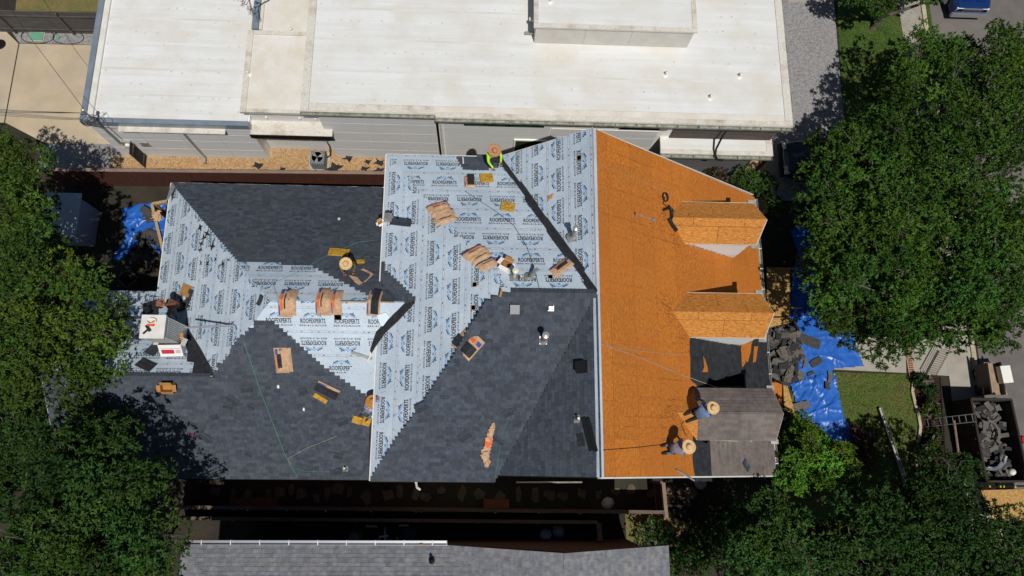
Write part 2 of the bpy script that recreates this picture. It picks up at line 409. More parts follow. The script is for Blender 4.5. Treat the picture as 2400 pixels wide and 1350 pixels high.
# faces
FE = [V['eS'], V['eN'], V['rN'], V['rS']]
FAWn = [V['rN'], V['bNE'], V['rB']]; FAWs = [V['rS'], V['rB'], Vector((.6, -.42, 6.8))]
FBN = [V['bNW'], V['apB'], V['rB'], V['bNE']]; FBS = [V['bSW'], Vector((.6, -.63, 6.8)), V['rB'], V['apB']]; FBW = [V['bNW'], V['bSW'], V['apB']]
FCN = [V['cNW'], V['apC'], V['rC'], Vector((-3.6, 6.5, PCN.z(-3.6, 6.5))), Vector((-3.6, 11.5, 3.5))]
FCS = [Vector((-16, -.65, 3.5)), Vector((-3.6, -.65, 3.5)), Vector((-3.6, 4.7, PCS.z(-3.6, 4.7))), V['rC'], V['apC'], dR, Vector((-16, 3.03, dz))]
FCW = [V['cNW'], Vector((-13.23, 6.75, 3.5)), dR, V['apC']]
FDN = [dR, Vector((-13.23, 6.75, 3.5)), Vector((-16, 6.75, 3.5)), Vector((-16, 3.03, dz))]
for f, pl, dm in ((FAWn, PAW, 0), (FAWs, PAW, 1), (FBN, PBN, 0), (FBS, PBS, 1), (FBW, PBW, 0), (FCN, PCN, 1), (FCS, PCS, 1), (FCW, PCW, 1), (FDN, PDN, 0), (FE, PE, 0)):
    f2 = [p-pl.n*.006 for p in f]
    MB().prism(f2, -pl.n*.03).build('roof_deck', m_felt if dm else m_osbpale, house)
# walls (inset under the eaves)
def wallbox(x0, x1, y0, y1, z0, z1, mat=m_brickw): MB().bb(x0, x1, y0, y1, z0, z1).build('wall', mat, house)
wallbox(3.2, 11.5, 0.0, 11.1, 0, 3.45)
wallbox(-3.3, 3.1, 0.0, 11.1, 0, 6.75, m_wallc)
wallbox(-12.8, -3.4, -.2, 11.0, 0, 3.55)
wallbox(-15.6, -12.85, -.2, 6.3, 0, 3.5)
gm = MB().prism([Vector((11.5, 11.08, 3.4)), Vector((3.87, 11.08, RZ-.2)), Vector((0.6, 11.08, 6.6)), Vector((0.0, 11.08, 6.5)), Vector((0.0, 11.08, 3.4))], (0, -.1, 0)); gm.build('gable_wall', m_wallc, house)
gm = MB().prism([Vector((11.5, .05, 3.4)), Vector((3.87, .05, RZ-.2)), Vector((0.3, .05, 6.4)), Vector((0.3, .05, 3.4))], (0, .1, 0)); gm.build('gable_wall', m_wallc, house)
gm = MB().prism([Vector((-15.6, -.2, 3.4)), Vector((-15.6, 3.03, dz-.12)), Vector((-15.6, 6.3, 3.4))], (.1, 0, 0)); gm.build('gable_wall', m_brickw, house)
# fascia / rake trim boards
def trim(a, b, w=.03, h=.16, mat=m_white, name='fascia_board', drop=.02):
    a, b = Vector(a), Vector(b); d = (b-a); l = d.length; d.normalize(); s = Vector((d.y, -d.x, 0)).normalized(); up = s.cross(d)
    if up.z < 0: up = -up
    MB().box((a+b)/2-up*(h/2+drop), (l, w, h), (d, s, up)).build(name, mat, house)
trim(V['rN']+Vector((0, .02, 0)), V['eN']+Vector((0, .12, 0)), mat=m_white); trim(V['rN']+Vector((0, .02, 0)), V['bNE']+Vector((0, .02, 0)), mat=m_white)
trim(V['rS']-Vector((0, .02, 0)), V['eS']-Vector((0, .02, 0)), w=.05, drop=-.03)
trim(V['rS']-Vector((0, .02, 0)), Vector((.6, -.44, 6.8)), mat=m_darkm)
trim(V['bNW']-Vector((.02, 0, 0)), V['bSW']-Vector((.02, 0, 0)), w=.04, h=.2, drop=-.012); trim(V['bNW']+Vector((0, .02, 0)), V['bNE']+Vector((0, .02, 0)), mat=m_white)
trim(V['bSW']-Vector((0, .02, 0)), Vector((.6, -.65, 6.8)), mat=m_darkm, drop=.03)
trim(V['cNW']+Vector((0, .02, 0)), (-3.5, 11.52, 3.5), mat=m_white); trim((-16, -.67, 3.5), (-3.6, -.67, 3.5), mat=m_darkm, drop=.03)
trim(V['cNW']-Vector((.02, 0, 0)), (-13.25, 6.75, 3.5), mat=m_white, drop=-.012); trim((-16, 6.77, 3.5), (-13.23, 6.77, 3.5), mat=m_darkm)
trim((-16.02, -.65, 3.5), (-16.02, 3.03, dz), mat=m_white); trim((-16.02, 6.75, 3.5), (-16.02, 3.03, dz), mat=m_white)

# ---- printed underlayment
def text_tris(body, width, height, offs=0.0):
    cu = bpy.data.curves.new('t', 'FONT'); cu.body = body; cu.size = 1; cu.resolution_u = 2; cu.offset = offs; cu.align_x = 'CENTER'
    o = bpy.data.objects.new('t', cu); C.objects.link(o)
    dg = bpy.context.evaluated_depsgraph_get(); me = bpy.data.meshes.new_from_object(o.evaluated_get(dg))
    me.calc_loop_triangles()
    vs = np.array([v.co[:2] for v in me.vertices]); tr = [tuple(t.vertices) for t in me.loop_triangles]
    bpy.data.objects.remove(o); bpy.data.curves.remove(cu); bpy.data.meshes.remove(me)
    vs[:, 0] -= (vs[:, 0].min()+vs[:, 0].max())/2; vs[:, 0] *= width/np.ptp(vs[:, 0])
    vs[:, 1] -= vs[:, 1].min(); vs[:, 1] *= height/np.ptp(vs[:, 1])
    return [[tuple(vs[i]) for i in t] for t in tr]
def bar2(a, b, w, cut=0):
    ax, ay = a; bx, by = b; l = math.hypot(bx-ax, by-ay); nx, ny = -(by-ay)/l*w/2, (bx-ax)/l*w/2
    return [(ax-nx, ay-ny), (bx-nx, by-ny), (bx+nx, by+ny), (ax+nx, ay+ny)]
PRN = []      # (polygon, material index)
for t in text_tris('ROOFEXPERTS', .90, .19, .024): PRN.append(([(x, y-.10) for x, y in t], 0))
for t in text_tris('855-412-ROOF', .98, .066, .012): PRN.append(([(x, y-.215) for x, y in t], 0))
for sx in (-1, 1):
    PRN.append((bar2((sx*.34, .13), (0, .30), .036), 1)); PRN.append((bar2((sx*.26, .125), (sx*.03, .24), .014), 3))
    PRN.append((bar2((sx*.30, .20), (sx*.12, .30), .036), 0))
    for sy in (0, 1): PRN.append(([(sx*.022-.014, .15+sy*.042), (sx*.022+.014, .15+sy*.042), (sx*.022+.014, .178+sy*.042), (sx*.022-.014, .178+sy*.042)], 0))
PRN.append(([(.18, .30), (.235, .335), (.265, .26), (.21, .29)], 0))
STRIP, PITCH = .93, 1.22
def underlay(pl, face, along='ex', flip0=0, off0=0.0, shift=0.0, region=None):
    f2 = [pl.to2(p) for p in face]; hs = halves(f2)
    ys = [p[1] for p in f2]; xs = [p[0] for p in f2]
    y = min(ys)-shift; k = 0
    while y < max(ys):
        st = clip_half(clip_half(f2, 0, 1, y-.05), 0, -1, -(y+STRIP))
        if len(st) >= 3:
            y0 = max(y, min(ys))
            vs = [pl.to3(a, b, .002+.006*max(0, 1-(b-y+.05)/(STRIP+.05))) for a, b in st]
            o = MB().prism(vs, -pl.n*.0015).build('underlayment_strip', m_under, house)
            mb = MB()
            # seam print: two thin rules and small ticks near the lower lap
            x0, x1 = min(a for a, b in st), max(a for a, b in st)
            for yy, w in ((y+.03, .009), (y+.11, .006)):
                q = clip_conv([(x0, yy), (x1, yy), (x1, yy+w), (x0, yy+w)], hs)
                if q: mb.poly([pl.to3(a, b, .0125) for a, b in q], [tuple(range(len(q)))], 2)
            xx = x0+rp(0, .3)
            while xx < x1:
                w = rp(.03, .09); q = clip_conv([(xx, y+.055), (xx+w, y+.055), (xx+w, y+.085), (xx, y+.085)], hs)
                if q: mb.poly([pl.to3(a, b, .0125) for a, b in q], [tuple(range(len(q)))], 2 if rp(0, 1) < .6 else 0)
                xx += rp(.15, .55)
            fl = -1 if (k+flip0) % 2 else 1
            cy = y+.12+(STRIP-.12)/2-.03*fl
            cx = x0-PITCH+off0+(.37*PITCH if k % 2 else 0)+rp(-.08, .08)
            while cx < x1+PITCH:
                for poly, mi in PRN:
                    q = [(cx+fl*a, cy+fl*b) for a, b in poly]
                    qc = clip_conv(q, hs)
                    if qc: mb.poly([pl.to3(a, b, .013 if mi == 0 else .0115) for a, b in qc], [tuple(range(len(qc)))], mi)
                cx += PITCH
            if mb.v: mb.build('printed_logo', [m_black, m_blue, m_grey, m_blue2], o)
        y += STRIP; k += 1
underlay(PBW, FBW, flip0=0, shift=.1); underlay(PBN, FBN, flip0=0); underlay(PAW, FAWn, flip0=0, shift=.55)
underlay(PCW, FCW, flip0=1, shift=.2, off0=.3); underlay(PDN, FDN, flip0=0, off0=.5)
# only the upper part of the long north and south slopes of the west wing is still bare
fcn = [V['apC'], V['rC'], Vector((-3.73, 6.56, PCN.z(-3.73, 6.56))), Vector((-3.9, 8.3, PCN.z(-3.9, 8.3))), Vector((-10.2, 8.3, PCN.z(-10.2, 8.3)))]
fcs = [V['rC'], V['apC'], Vector((-9.0, 4.0, PCS.z(-9.0, 4.0))), Vector((-7.0, 1.6, PCS.z(-7, 1.6))), Vector((-3.62, 1.6, PCS.z(-3.62, 1.6))), Vector((-3.62, 4.6, PCS.z(-3.62, 4.6)))]
underlay(PCN, fcn, flip0=0); underlay(PCS, fcs, flip0=0, shift=.25)
# cap nails pressed through the sheets
mb = MB()
for pl, face in ((PBW, FBW), (PBN, FBN), (PAW, FAWn), (PCW, FCW), (PDN, FDN), (PCS, fcs)):
    f2 = [pl.to2(p) for p in face]; x0, x1 = min(p[0] for p in f2), max(p[0] for p in f2); y0, y1 = min(p[1] for p in f2), max(p[1] for p in f2)
    for i in range(int((x1-x0)*(y1-y0)*2.2)):
        a, b_ = rp(x0, x1), rp(y0, y1)
        if rp(0, 1) < .6: b_ = y0+round((b_-y0)/STRIP)*STRIP+.06
        if inpoly(a, b_, f2): q = rp(.011, .02); mb.poly([pl.to3(a+math.cos(t)*q, b_+math.sin(t)*q, .0145) for t in (0, 1.05, 2.1, 3.14, 4.19, 5.24)], [(0, 1, 2, 3, 4, 5)], 0 if rp(0, 1) < .7 else 1)
o = mb.build('cap_nails', [m_grey, m_black], house); o['kind'] = 'stuff'
# strip folded over the main ridge
for x0, x1, pl in ((3.87, 3.99, PE), (3.79, 3.87, PAW)):
    y0, y1 = (-.42, 11.6) if x0 > 3.8 else (-.42, 5.4)
    MB().prism([Vector((x0, y0, pl.z(x0, y0)))+pl.n*.03, Vector((x1, y0, pl.z(x1, y0)))+pl.n*.03, Vector((x1, y1, pl.z(x1, y1)))+pl.n*.03, Vector((x0, y1, pl.z(x0, y1)))+pl.n*.03], -pl.n*.004).build('ridge_wrap', m_under, house)

# ---- shingles
EXPO = .143
def shingle_tabs(pl, poly, base=.014, wmin=.12, wmax=.32, amp=.2, expo=EXPO, edge_jit=.0, lines=()):
    """list of (pl, x0, x1, y, thick, tint) covering a polygon in the plane's own 2d frame"""
    for a, b, ins in lines:      # keep the side of line a-b where the point ins lies
        a, b, ins = pl.to2(a), pl.to2(b), pl.to2(ins); l = math.hypot(b[0]-a[0], b[1]-a[1]); nx, ny = -(b[1]-a[1])/l, (b[0]-a[0])/l; c = nx*a[0]+ny*a[1]
        if nx*ins[0]+ny*ins[1] < c: nx, ny, c = -nx, -ny, -c
        poly = clip_half(poly, nx, ny, c)
    ys = [p[1] for p in poly]; y = min(ys); out = []
    while y < max(ys):
        for xa, xb in scan(poly, y+expo*.5):
            xa += rp(-edge_jit, edge_jit); xb += rp(-edge_jit, edge_jit)
            x = xa
            while x < xb-.01:
                w = min(rp(wmin, wmax), xb-x)
                if xb-(x+w) < .06: w = xb-x
                t = 1+rp(-amp, amp)*(1 if rp(0, 1) < .8 else 1.5); b = rp(-.04, .04)
                out.append((pl, x, x+w, y, rp(.007, .018), (t*(1-b), t, t*(1+b)), base, expo)); x += w
        y += expo
    return out
def tab_verts(pl, x0, x1, y, th, base, expo):
    g = .002
    a = [pl.to3(x0+g, y, base+th), pl.to3(x1-g, y, base+th), pl.to3(x1-g, y+expo+.02, base+.0005), pl.to3(x0+g, y+expo+.02, base+.0005),
         pl.to3(x0+g, y, base-.008), pl.to3(x1-g, y, base-.008)]
    return a, [(0, 1, 2, 3), (4, 5, 1, 0), (0, 3, 4), (1, 5, 2)]
def lay_shingles(tabs, parent, mat, singles=300, name='shingle', stuff='shingle_field'):
    def near(t): p = t[0].to3((t[1]+t[2])/2, t[3]); return (p-Vector((0, 0, CAMH))).length/math.sqrt(t[2]-t[1])
    vis = sorted(range(len(tabs)), key=lambda i: near(tabs[i]))
    pick = set(vis[:singles]); mb = MB()
    for i, (pl, x0, x1, y, th, tint, base, expo) in enumerate(tabs):
        vs, fs = tab_verts(pl, x0, x1, y, th, base, expo)
        if i in pick: add(name, vs, fs, mat, parent, tint=tint)
        else: mb.poly(vs, fs, 0, tint)
    if mb.v:
        o = mb.build(stuff, mat, parent, tint=True); o['kind'] = 'stuff'
tabs = []
vA = Vector((.6, -.63, 6.8))
tabs += shingle_tabs(PBS, PBS.px2([(1180, 689), (1420, 690), (1330, 860), (1200, 1095), (1200, 1145), (868, 1145), (868, 1120), (925, 1032), (985, 950), (1060, 838), (1098, 770), (1140, 706)]), lines=[(V['rB'], vA, V['bSW']), (V['bSW'], vA, V['apB'])])
tabs += shingle_tabs(PAW, PAW.px2([(1404, 600), (1406, 1140), (1100, 1140), (1164, 1000), (1280, 760)]), lines=[(V['rB'], vA, V['rS']), (V['rS'], Vector((.6, -.42, 6.8)), V['rB']), (V['rB'], V['rS'], vA)])
tabs += shingle_tabs(PCN, PCN.px2([(380, 410), (897, 415), (893, 590), (897, 632), (925, 655), (974, 701), (890, 706), (728, 622), (622, 616), (540, 613)]), lines=[(V['cNW'], V['apC'], (-5, 8, 5)), (V['cNW'], (-3, 11.5, 3.5), (-5, 8, 5)), (V['apC'], V['rC'], V['cNW'])])
tabs += shingle_tabs(PCS, PCS.px2([(100, 880), (480, 880), (590, 745), (645, 757), (760, 860), (866, 932), (864, 1145), (60, 1145)]), lines=[((-16, -.65, 3.5), (-3, -.65, 3.5), V['apC']), ((-16, -.65, 3.5), (-16, 3, 5.7), V['apC'])])
tabs += shingle_tabs(PBN, PBN.px2([(1068, 367), (1172, 364), (1168, 396), (1085, 396)]), wmin=.3, wmax=.8)
tabs = [t for t in tabs if t[0] is not PCS or not (lambda p: p.y > 3.0 and p.x < V['apC'].x+(p.y-5.6)*(5.74/6.25)-.02)(PCS.to3((t[1]+t[2])/2, t[3]+.07)) or t[3] < PCS.to2(dR)[1]-.1]
tabs += shingle_tabs(PBW, PBW.px2([(897, 606), (904, 634), (930, 656), (977, 702), (955, 712), (925, 700), (893, 660)]), base=.034)
lay_shingles(tabs, house, m_shin)
# starter strip and cap shingles along the low west ridge and the cross ridge
def caps(a, b, w, n, mat, pl1, pl2, name='ridge_cap_shingle'):
    a, b = Vector(a), Vector(b); d = (b-a).normalized(); L = (b-a).length
    for i in range(n):
        p0, p1 = a+d*(L*i/n), a+d*(L*(i+1)/n+.03)
        vs = []
        for p, h in ((p0, .05), (p1, .035)):
            for pl, q in ((pl1, 1), (None, 0), (pl2, 1)):
                if pl is None: vs.append(p+Vector((0, 0, h+.01)))
                else: vs.append(p-pl.ey*w+pl.n*(h-.012))
        t = rp(.85, 1.1)
        add(name, vs, [(0, 1, 4, 3), (1, 2, 5, 4)], mat, house, tint=(t, t, t))
caps((1.0, 5.55, RZ), (3.85, 5.55, RZ), .17, 20, m_shin, PBN, PBS)
caps((-16, 3.03, dz), (-9.95, 3.03, dz), .14, 40, m_shin, PDN, PCS)
# valley felt
def ribbon(pl, px, name, mat, h=.02, parent=house, label=None):
    pts = [pl.hit(u, v)+pl.n*h for u, v in px]
    o = MB().prism(pts, -pl.n*.004).build(name, mat, parent); return o
va, vb = (1168, 366), (1399, 687)
for pl, sg, w0, w1 in ((PBN, -1, 8, 15), (PAW, 1, 6, 13)):
    pts = [va]; t = 0; edge = []
    while t < 1:
        o_ = rp(w0, w1)*(.55 if t < .2 else 1); t2 = min(1, t+rp(.08, .2))
        for q in (t, t2-.012): edge.append((va[0]+(vb[0]-va[0])*q+sg*o_*.81, va[1]+(vb[1]-va[1])*q-sg*o_*.58))
        t = t2
    ribbon(pl, [va]+edge+[vb], 'valley_felt', m_valley, .024)
ribbon(PBW, [(975, 700), (972, 712), (935, 752), (905, 780), (880, 815), (872, 829), (868, 822), (885, 770), (900, 748), (930, 712)], 'valley_felt', m_valley, .03)
ribbon(PCW, [(432, 775), (442, 770), (470, 815), (495, 860), (503, 880), (495, 880), (470, 845), (445, 810)], 'valley_felt', m_valley, .02)
ribbon(PDN, [(430, 790), (445, 800), (470, 840), (500, 882), (450, 876), (455, 850), (438, 848), (440, 825)], 'valley_felt', m_valley, .022)
ribbon(PDN, [(335, 712), (372, 702), (372, 742), (335, 742)], 'valley_felt', m_valley, .022)

# ---- east slope: OSB sheets, each a piece
def panels(pl, poly, pw, ph, mat, parent, h=.004, gap=.012, name='osb_panel', offy=0.0, thick=.012, stag=True):
    hs = halves(poly); xs = [p[0] for p in poly]; ys = [p[1] for p in poly]; y = min(ys)-offy; r = 0
    while y < max(ys):
        x = min(xs)-(pw/2 if (r % 2 and stag) else 0)
        while x < max(xs):
            q = clip_conv([(x+gap/2, y+gap/2), (x+pw-gap/2, y+gap/2), (x+pw-gap/2, y+ph-gap/2), (x+gap/2, y+ph-gap/2)], hs)
            if q:
                t = rp(.94, 1.06); u = rp(.98, 1.02); j = rp(-.0015, .0015)
                mb = MB().prism([pl.to3(a, b, h+j) for a, b in q], -pl.n*thick)
                mb.t = [(t*u, t, t/u)]*len(mb.v); mb.build(name, mat, parent, tint=True)
            x += pw
        y += ph; r += 1
panels(PE, [PE.to2(p) for p in FE], 2.44, 1.22, m_osb, house, h=.012, offy=.3)
# chalk / nail lines and small stains on the sheathing
mb = MB()
for i in range(34):          # rafter lines: rows of nail stains running down the slope
    y = -.2+i*.348
    for j in range(3):
        if rp(0, 1) < .35: continue
        x = rp(4.1, 9.5); L = rp(.8, 2.6); p = Vector((x, y, PE.z(x, y)))
        for k in range(int(L/.06)):
            if rp(0, 1) < .3: continue
            c = p-PE.ey*(k*.06)+PE.n*.0145+PE.ex*(.02*k*.06+rp(-.006, .006)); mb.poly([c, c+PE.ex*.012, c+PE.ex*.012-PE.ey*.05, c-PE.ey*.05], [(0, 1, 2, 3)])
for cx, cy, n in ((7.0, 9.3, 60), (7.1, 5.6, 60), (7.0, 1.8, 70), (7.6, 8.2, 25), (7.6, 4.5, 25)):   # scuffed tar marks round the dormer valleys
    for k in range(n):
        x, y = cx+random.gauss(-.1, .25), cy+random.gauss(0, .35); c = Vector((x, y, PE.z(x, y)))+PE.n*.0145; q = rp(-.5, .5); d_ = (PE.ey*math.cos(q)+PE.ex*math.sin(q)); e_ = PE.n.cross(d_)
        L = rp(.08, .3); mb.poly([c, c+d_*L, c+d_*L+e_*.014, c+e_*.014], [(0, 1, 2, 3)])
o = mb.build('nail_line', M('nail_stain', '#754516', rough=.9), house); o['kind'] = 'stuff'
# felt still nailed between the two southern dormers
def torn(pl, px, name, mat, h, parent, jit=.03, n=4, thick=.004):
    pts = pl.px2(px); out = []
    for i in range(len(pts)):
        a, b = pts[i], pts[(i+1) % len(pts)]
        for j in range(n):
            t = j/n; q = (a[0]+(b[0]-a[0])*t, a[1]+(b[1]-a[1])*t)
            if j: q = (q[0]+rp(-jit, jit), q[1]+rp(-jit, jit))
            out.append(pl.to3(q[0], q[1], h+rp(0, .004)))
    return MB().prism(out, -pl.n*thick).build(name, mat, parent)
torn(PE, [(1616, 792), (1735, 795), (1738, 832), (1752, 850), (1765, 795), (1796, 796), (1806, 914), (1640, 913), (1617, 890)], 'old_felt', m_felt, .022, house)
torn(PE, [(1625, 1000), (1668, 1005), (1662, 1040), (1668, 1129), (1630, 1129), (1622, 1075)], 'old_felt', m_felt, .022, house)
torn(PE, [(1622, 905), (1650, 915), (1660, 960), (1640, 1000), (1622, 960)], 'old_felt', m_felt, .024, house)
for px in ([(1647, 834), (1656, 858), (1658, 872), (1644, 872), (1649, 860)], [(1735, 815), (1742, 817), (1746, 850), (1738, 862)], [(1766, 812), (1775, 812), (1770, 848), (1763, 850)]):
    torn(PE, px, 'bare_sheathing', m_osb, .03, house, .008, 2)
torn(PE, [(1652, 905), (1660, 885), (1682, 893), (1700, 882), (1742, 877), (1743, 905)], 'torn_felt', m_shadefelt, .032, house)
lay_shingles(shingle_tabs(PE, PE.px2([(1662, 1036), (1700, 1026), (1782, 1028), (1830, 1028), (1830, 1150), (1667, 1150)]), base=.024, amp=.12, wmin=.2, wmax=.5, lines=[(V['eN'], V['eS'], V['rS']), (V['eS'], V['rS'], V['rN'])]), house, m_shin3, 120)

# ---- the three dormers on the east slope
def dormer(yc, hw, zr, ze, xr, xf, shingled=False, old=None):
    """ridge at yc, half width hw, ridge z, eave z, x of front eave / peak"""
    xs_r = 12-(zr-3.4)/((RZ-3.4)/8.13); xs_e = 12-(ze-3.4)/((RZ-3.4)/8.13)
    d = bpy.data.objects.new('dormer', None); d.location = Vector((xs_e, yc, ze))-wloc(house); link(d, house)
    for sg in (1, -1):
        a = Vector((xs_r, yc, zr)); b = Vector((xf, yc, zr)); c = Vector((xr, yc+sg*hw, ze)); e = Vector((xs_e, yc+sg*hw, ze))
        pl = Plane(e, c, b)
        if shingled:
            MB().prism([p+pl.n*.0 for p in (a, b, c, e)], -pl.n*.02).build('roof_deck', m_osb2, d)
        poly = [pl.to2(p) for p in (a, b, c, e)]
        if shingled:
            panels(pl, [pl.to2(p) for p in (a, a.lerp(b, .24), e.lerp(c, .10), e)], 2.44, .7, m_osb2, d, h=.012)
            lay_shingles(shingle_tabs(pl, [pl.to2(p) for p in (a.lerp(b, .2), b, c, e.lerp(c, .02))], base=.03, amp=.12, wmin=.2, wmax=.5), d, m_shin3, 140)
        else: panels(pl, poly, 2.0, .72, m_osb2, d, h=.012, thick=.03)
        # cheek wall triangle
        yw = yc+sg*(hw-.035); xw = xr-.22
        tri = [Vector((xs_e+.1, yw, ze-.06)), Vector((xw, yw, ze-.06)), Vector((xw, yw, PE.z(xw, yw)-.02))]
        MB().prism(tri, (0, -sg*.06, 0)).build('cheek_wall', M('cheek_siding', '#dcdedd', '#d0d2d2', scale=1.5, rough=.75), d)
        # siding boards on the cheek
        for q in range(1, 12):
            z = ze-.06-q*.13
            x0 = 12-(z-3.4)/((RZ-3.4)/8.13)
            if x0 < xw-.1:
                MB().bb(max(x0, xs_e+.1), xw, yw+sg*.0-(.012 if sg > 0 else 0), yw+(.012 if sg > 0 else 0)-(-0 if sg > 0 else .012), z, z+.115).build('siding_board', M('siding_paint', '#e0e1e0', rough=.75), d)
        MB().bb(xs_e-.05, xr+.03, c.y-sg*.01-.012, c.y-sg*.01+.012, ze-.07, ze+.02).build('fascia_board', m_white, d)
        MB().box(Vector((xr-.05, c.y+sg*.05, ze-.04)), (.28, .16, .1)).build('gutter_return', m_galv, d)
        # step flashing
        for q in range(9):
            z = ze-.1-q*.17; x0 = 12-(z-3.4)/((RZ-3.4)/8.13)
            if x0 < xw: MB().box(Vector((x0, yw+sg*.03, z+.05)), (.2, .02, .08)).build('step_flashing', m_galv, d)
        trim2 = MB().tube([b+Vector((.02, 0, -.05)), c+Vector((.02, 0, -.05))], .03, 4); trim2.build('rake_board', m_white, d)
    fw = xr-.3
    MB().prism([Vector((fw, yc-hw+.1, PE.z(fw, yc))), Vector((fw, yc-hw+.1, ze-.05)), Vector((fw, yc, zr-.12)), Vector((fw, yc+hw-.1, ze-.05)), Vector((fw, yc+hw-.1, PE.z(fw, yc)))], (-.06, 0, 0)).build('front_wall', m_white, d)
    w = MB().bb(fw+.004, fw+.05, yc-.36, yc+.36, PE.z(fw, yc)+.35, ze-.05).build('window', m_white, d)
    return d
dormer(9.17, .87, 7.08, 6.5, 10.66, 10.93); dormer(5.5, .87, 7.08, 6.5, 10.7, 10.92); dormer(1.8, .93, 7.08, 6.48, 10.86, 10.96, True)
# gutters
def gutter(a, b, parent, mat=m_gutter, w=.13, h=.11, hang=.6, bracket=m_white, trimmat=None):
    a, b = Vector(a), Vector(b); d = (b-a); L = d.length; d.normalize(); s = Vector((d.y, -d.x, 0)); up = Vector((0, 0, 1)); m = (a+b)/2
    g_ = MB(); ax = (d, s, up)
    g_.box(m-s*(w/2), (L, .012, h), ax).box(m+s*(w/2), (L, .012, h), ax).box(m-up*(h/2), (L, w, .012), ax)
    g_.box(a-d*.006, (.012, w+.012, h), ax).box(b+d*.006, (.012, w+.012, h), ax)
    o = g_.build('gutter', mat, parent)
    n = max(1, int(L/hang))
    for i in range(n):
        p = a+d*(L*(i+.5)/n); MB().box(p+up*(h/2-.01), (.035, w+.03, .012), ax).build('gutter_bracket', bracket, o if o.parent else parent)
    return o
gutter((12.08, 11.4, 3.34), (12.08, -.4, 3.34), house, m_galv, hang=.9)

# ================================================================== WHITE-ROOFED BUILDING (north)
wb = thing('modern_building', 'long low modern building with white membrane roof and grey panel walls', 'building', (-2, 20, 0))
YN = 31.0
def part(name, x0, x1, y0, y1, z0, z1, mat, parent=None):
    return MB().bb(x0, x1, y0, y1, z0, z1).build(name, mat, parent or wb)
part('wall', -17.2, -10.3, 14.36, YN, 0, 3.3, m_reveal); part('wall', -10.25, -7.15, 14.9, YN, 0, 3.9, m_reveal); part('wall', -7.1, 13.1, 14.55, YN, 0, 4.55, m_reveal)
def wall_panels(x0, x1, y, z0, z1, rows, cols, skip=()):
    """grey cement panels 20 mm proud of the wall with open joints"""
    zs = rows; 
    for i in range(len(zs)-1):
        for j in range(len(cols)-1):
            a, b, c, d = cols[j]+.008, cols[j+1]-.008, zs[i]+.01, zs[i+1]-.01
            if any(a < s[1] and b > s[0] and c < s[3] and d > s[2] for s in skip):
                continue
            part('wall_panel', a, b, y-.022, y+.003, c, d, m_wallg)
wall_panels(-17.2, -10.3, 14.36, 0, 3.3, [0.05, .95, 1.85, 2.55], [-17.2, -15.4, -13.6, -11.9, -10.3])
part('wall_panel', -17.19, -10.31, 14.338, 14.363, 2.56, 2.78, m_wallg)
part('wall_panel', -17.19, -10.31, 14.338, 14.363, 3.1, 3.29, m_wallg)
part('wall_panel', -17.19, -15.9, 14.338, 14.363, 2.79, 3.09, m_wallg); part('wall_panel', -11.4, -10.31, 14.338, 14.363, 2.79, 3.09, m_wallg)
w = part('window', -15.85, -11.45, 14.345, 14.4, 2.8, 3.08, m_darkm); part('window_pane', -15.8, -13.7, 14.335, 14.344, 2.84, 3.04, m_glass, w); part('window_pane', -13.6, -11.5, 14.335, 14.344, 2.84, 3.04, m_glass, w)
part('window_hood', -15.95, -11.35, 14.1, 14.34, 3.1, 3.15, m_dirty)
part('downspout', -13.35, -13.27, 14.25, 14.33, .25, 2.75, m_galv); part('downspout_shoe', -13.37, -13.25, 13.95, 14.25, .12, .25, m_galv)
# recess between the two fronts
wall_panels(-10.25, -7.15, 14.9, 0, 3.9, [.05, 1.3], [-10.25, -8.3, -7.15]); wall_panels(0, 0, 14.9, 0, 0, [3.0, 3.9], [-10.25, -7.15])
part('wall_panel', -10.24, -9.75, 14.878, 14.903, 1.31, 2.85, m_wallg); part('wall_panel', -7.55, -7.16, 14.878, 14.903, 1.31, 2.85, m_wallg)
w = part('window', -9.72, -7.6, 14.87, 14.92, 1.95, 2.85, m_darkm); part('window_pane', -9.66, -7.66, 14.86, 14.869, 2.0, 2.8, M('reflecting_glass', '#4a3a34', '#2c2624', scale=3, rough=.12), w)
part('wall_panel', -9.74, -7.56, 14.878, 14.903, 1.31, 1.93, m_wallg)
part('entry_canopy', -10.3, -6.72, 14.05, 14.86, 2.86, 3.0, m_dirty); part('canopy_fascia', -10.32, -6.7, 14.0, 14.048, 2.74, 3.03, m_darkm)
for x in (-9.55, -8.1, -7.4): part('wall_light', x-.05, x+.05, 14.8, 14.9, 3.3, 3.42, m_white)
part('meter_box', -7.5, -7.25, 14.78, 14.875, 1.4, 1.8, m_galv)
# main front
wall_panels(0, 0, 14.55, 0, 0, [.05, .95, 1.85, 2.75, 3.65, 4.45], [-7.1, -5.2, -3.6, -2.1])
wall_panels(0, 0, 14.55, 0, 0, [2.9, 3.65, 4.45], [3.0, 5.2, 7.8], skip=[(5.0, 7.2, 3.7, 4.4)])
wall_panels(0, 0, 14.55, 0, 0, [.05, 1.0, 1.95, 2.9], [3.0, 5.2, 7.8])
for i in range(28):   # lap siding beside the corner, one board at a time
    z = .05+i*.155
    xr_ = 1.35 if z < 2.2 else 2.95
    part('siding_board', -1.75, xr_, 14.522, 14.552, z, z+.15, m_wallg)
part('corner_trim', -2.08, -1.98, 14.5, 14.56, 0, 4.5, m_darkm); part('downspout', -1.9, -1.82, 14.44, 14.52, 0, 4.5, m_white)
w = part('window', -.85, 2.65, 14.47, 14.545, 3.85, 4.35, m_darkm); part('window_pane', -.8, .95, 14.46, 14.469, 3.88, 4.32, M('teal_glass', '#2f5a4e', '#1d3a34', scale=2, rough=.08), w); part('window_pane', 1.2, 2.6, 14.46, 14.469, 3.88, 4.32, MATS['teal_glass'], w)
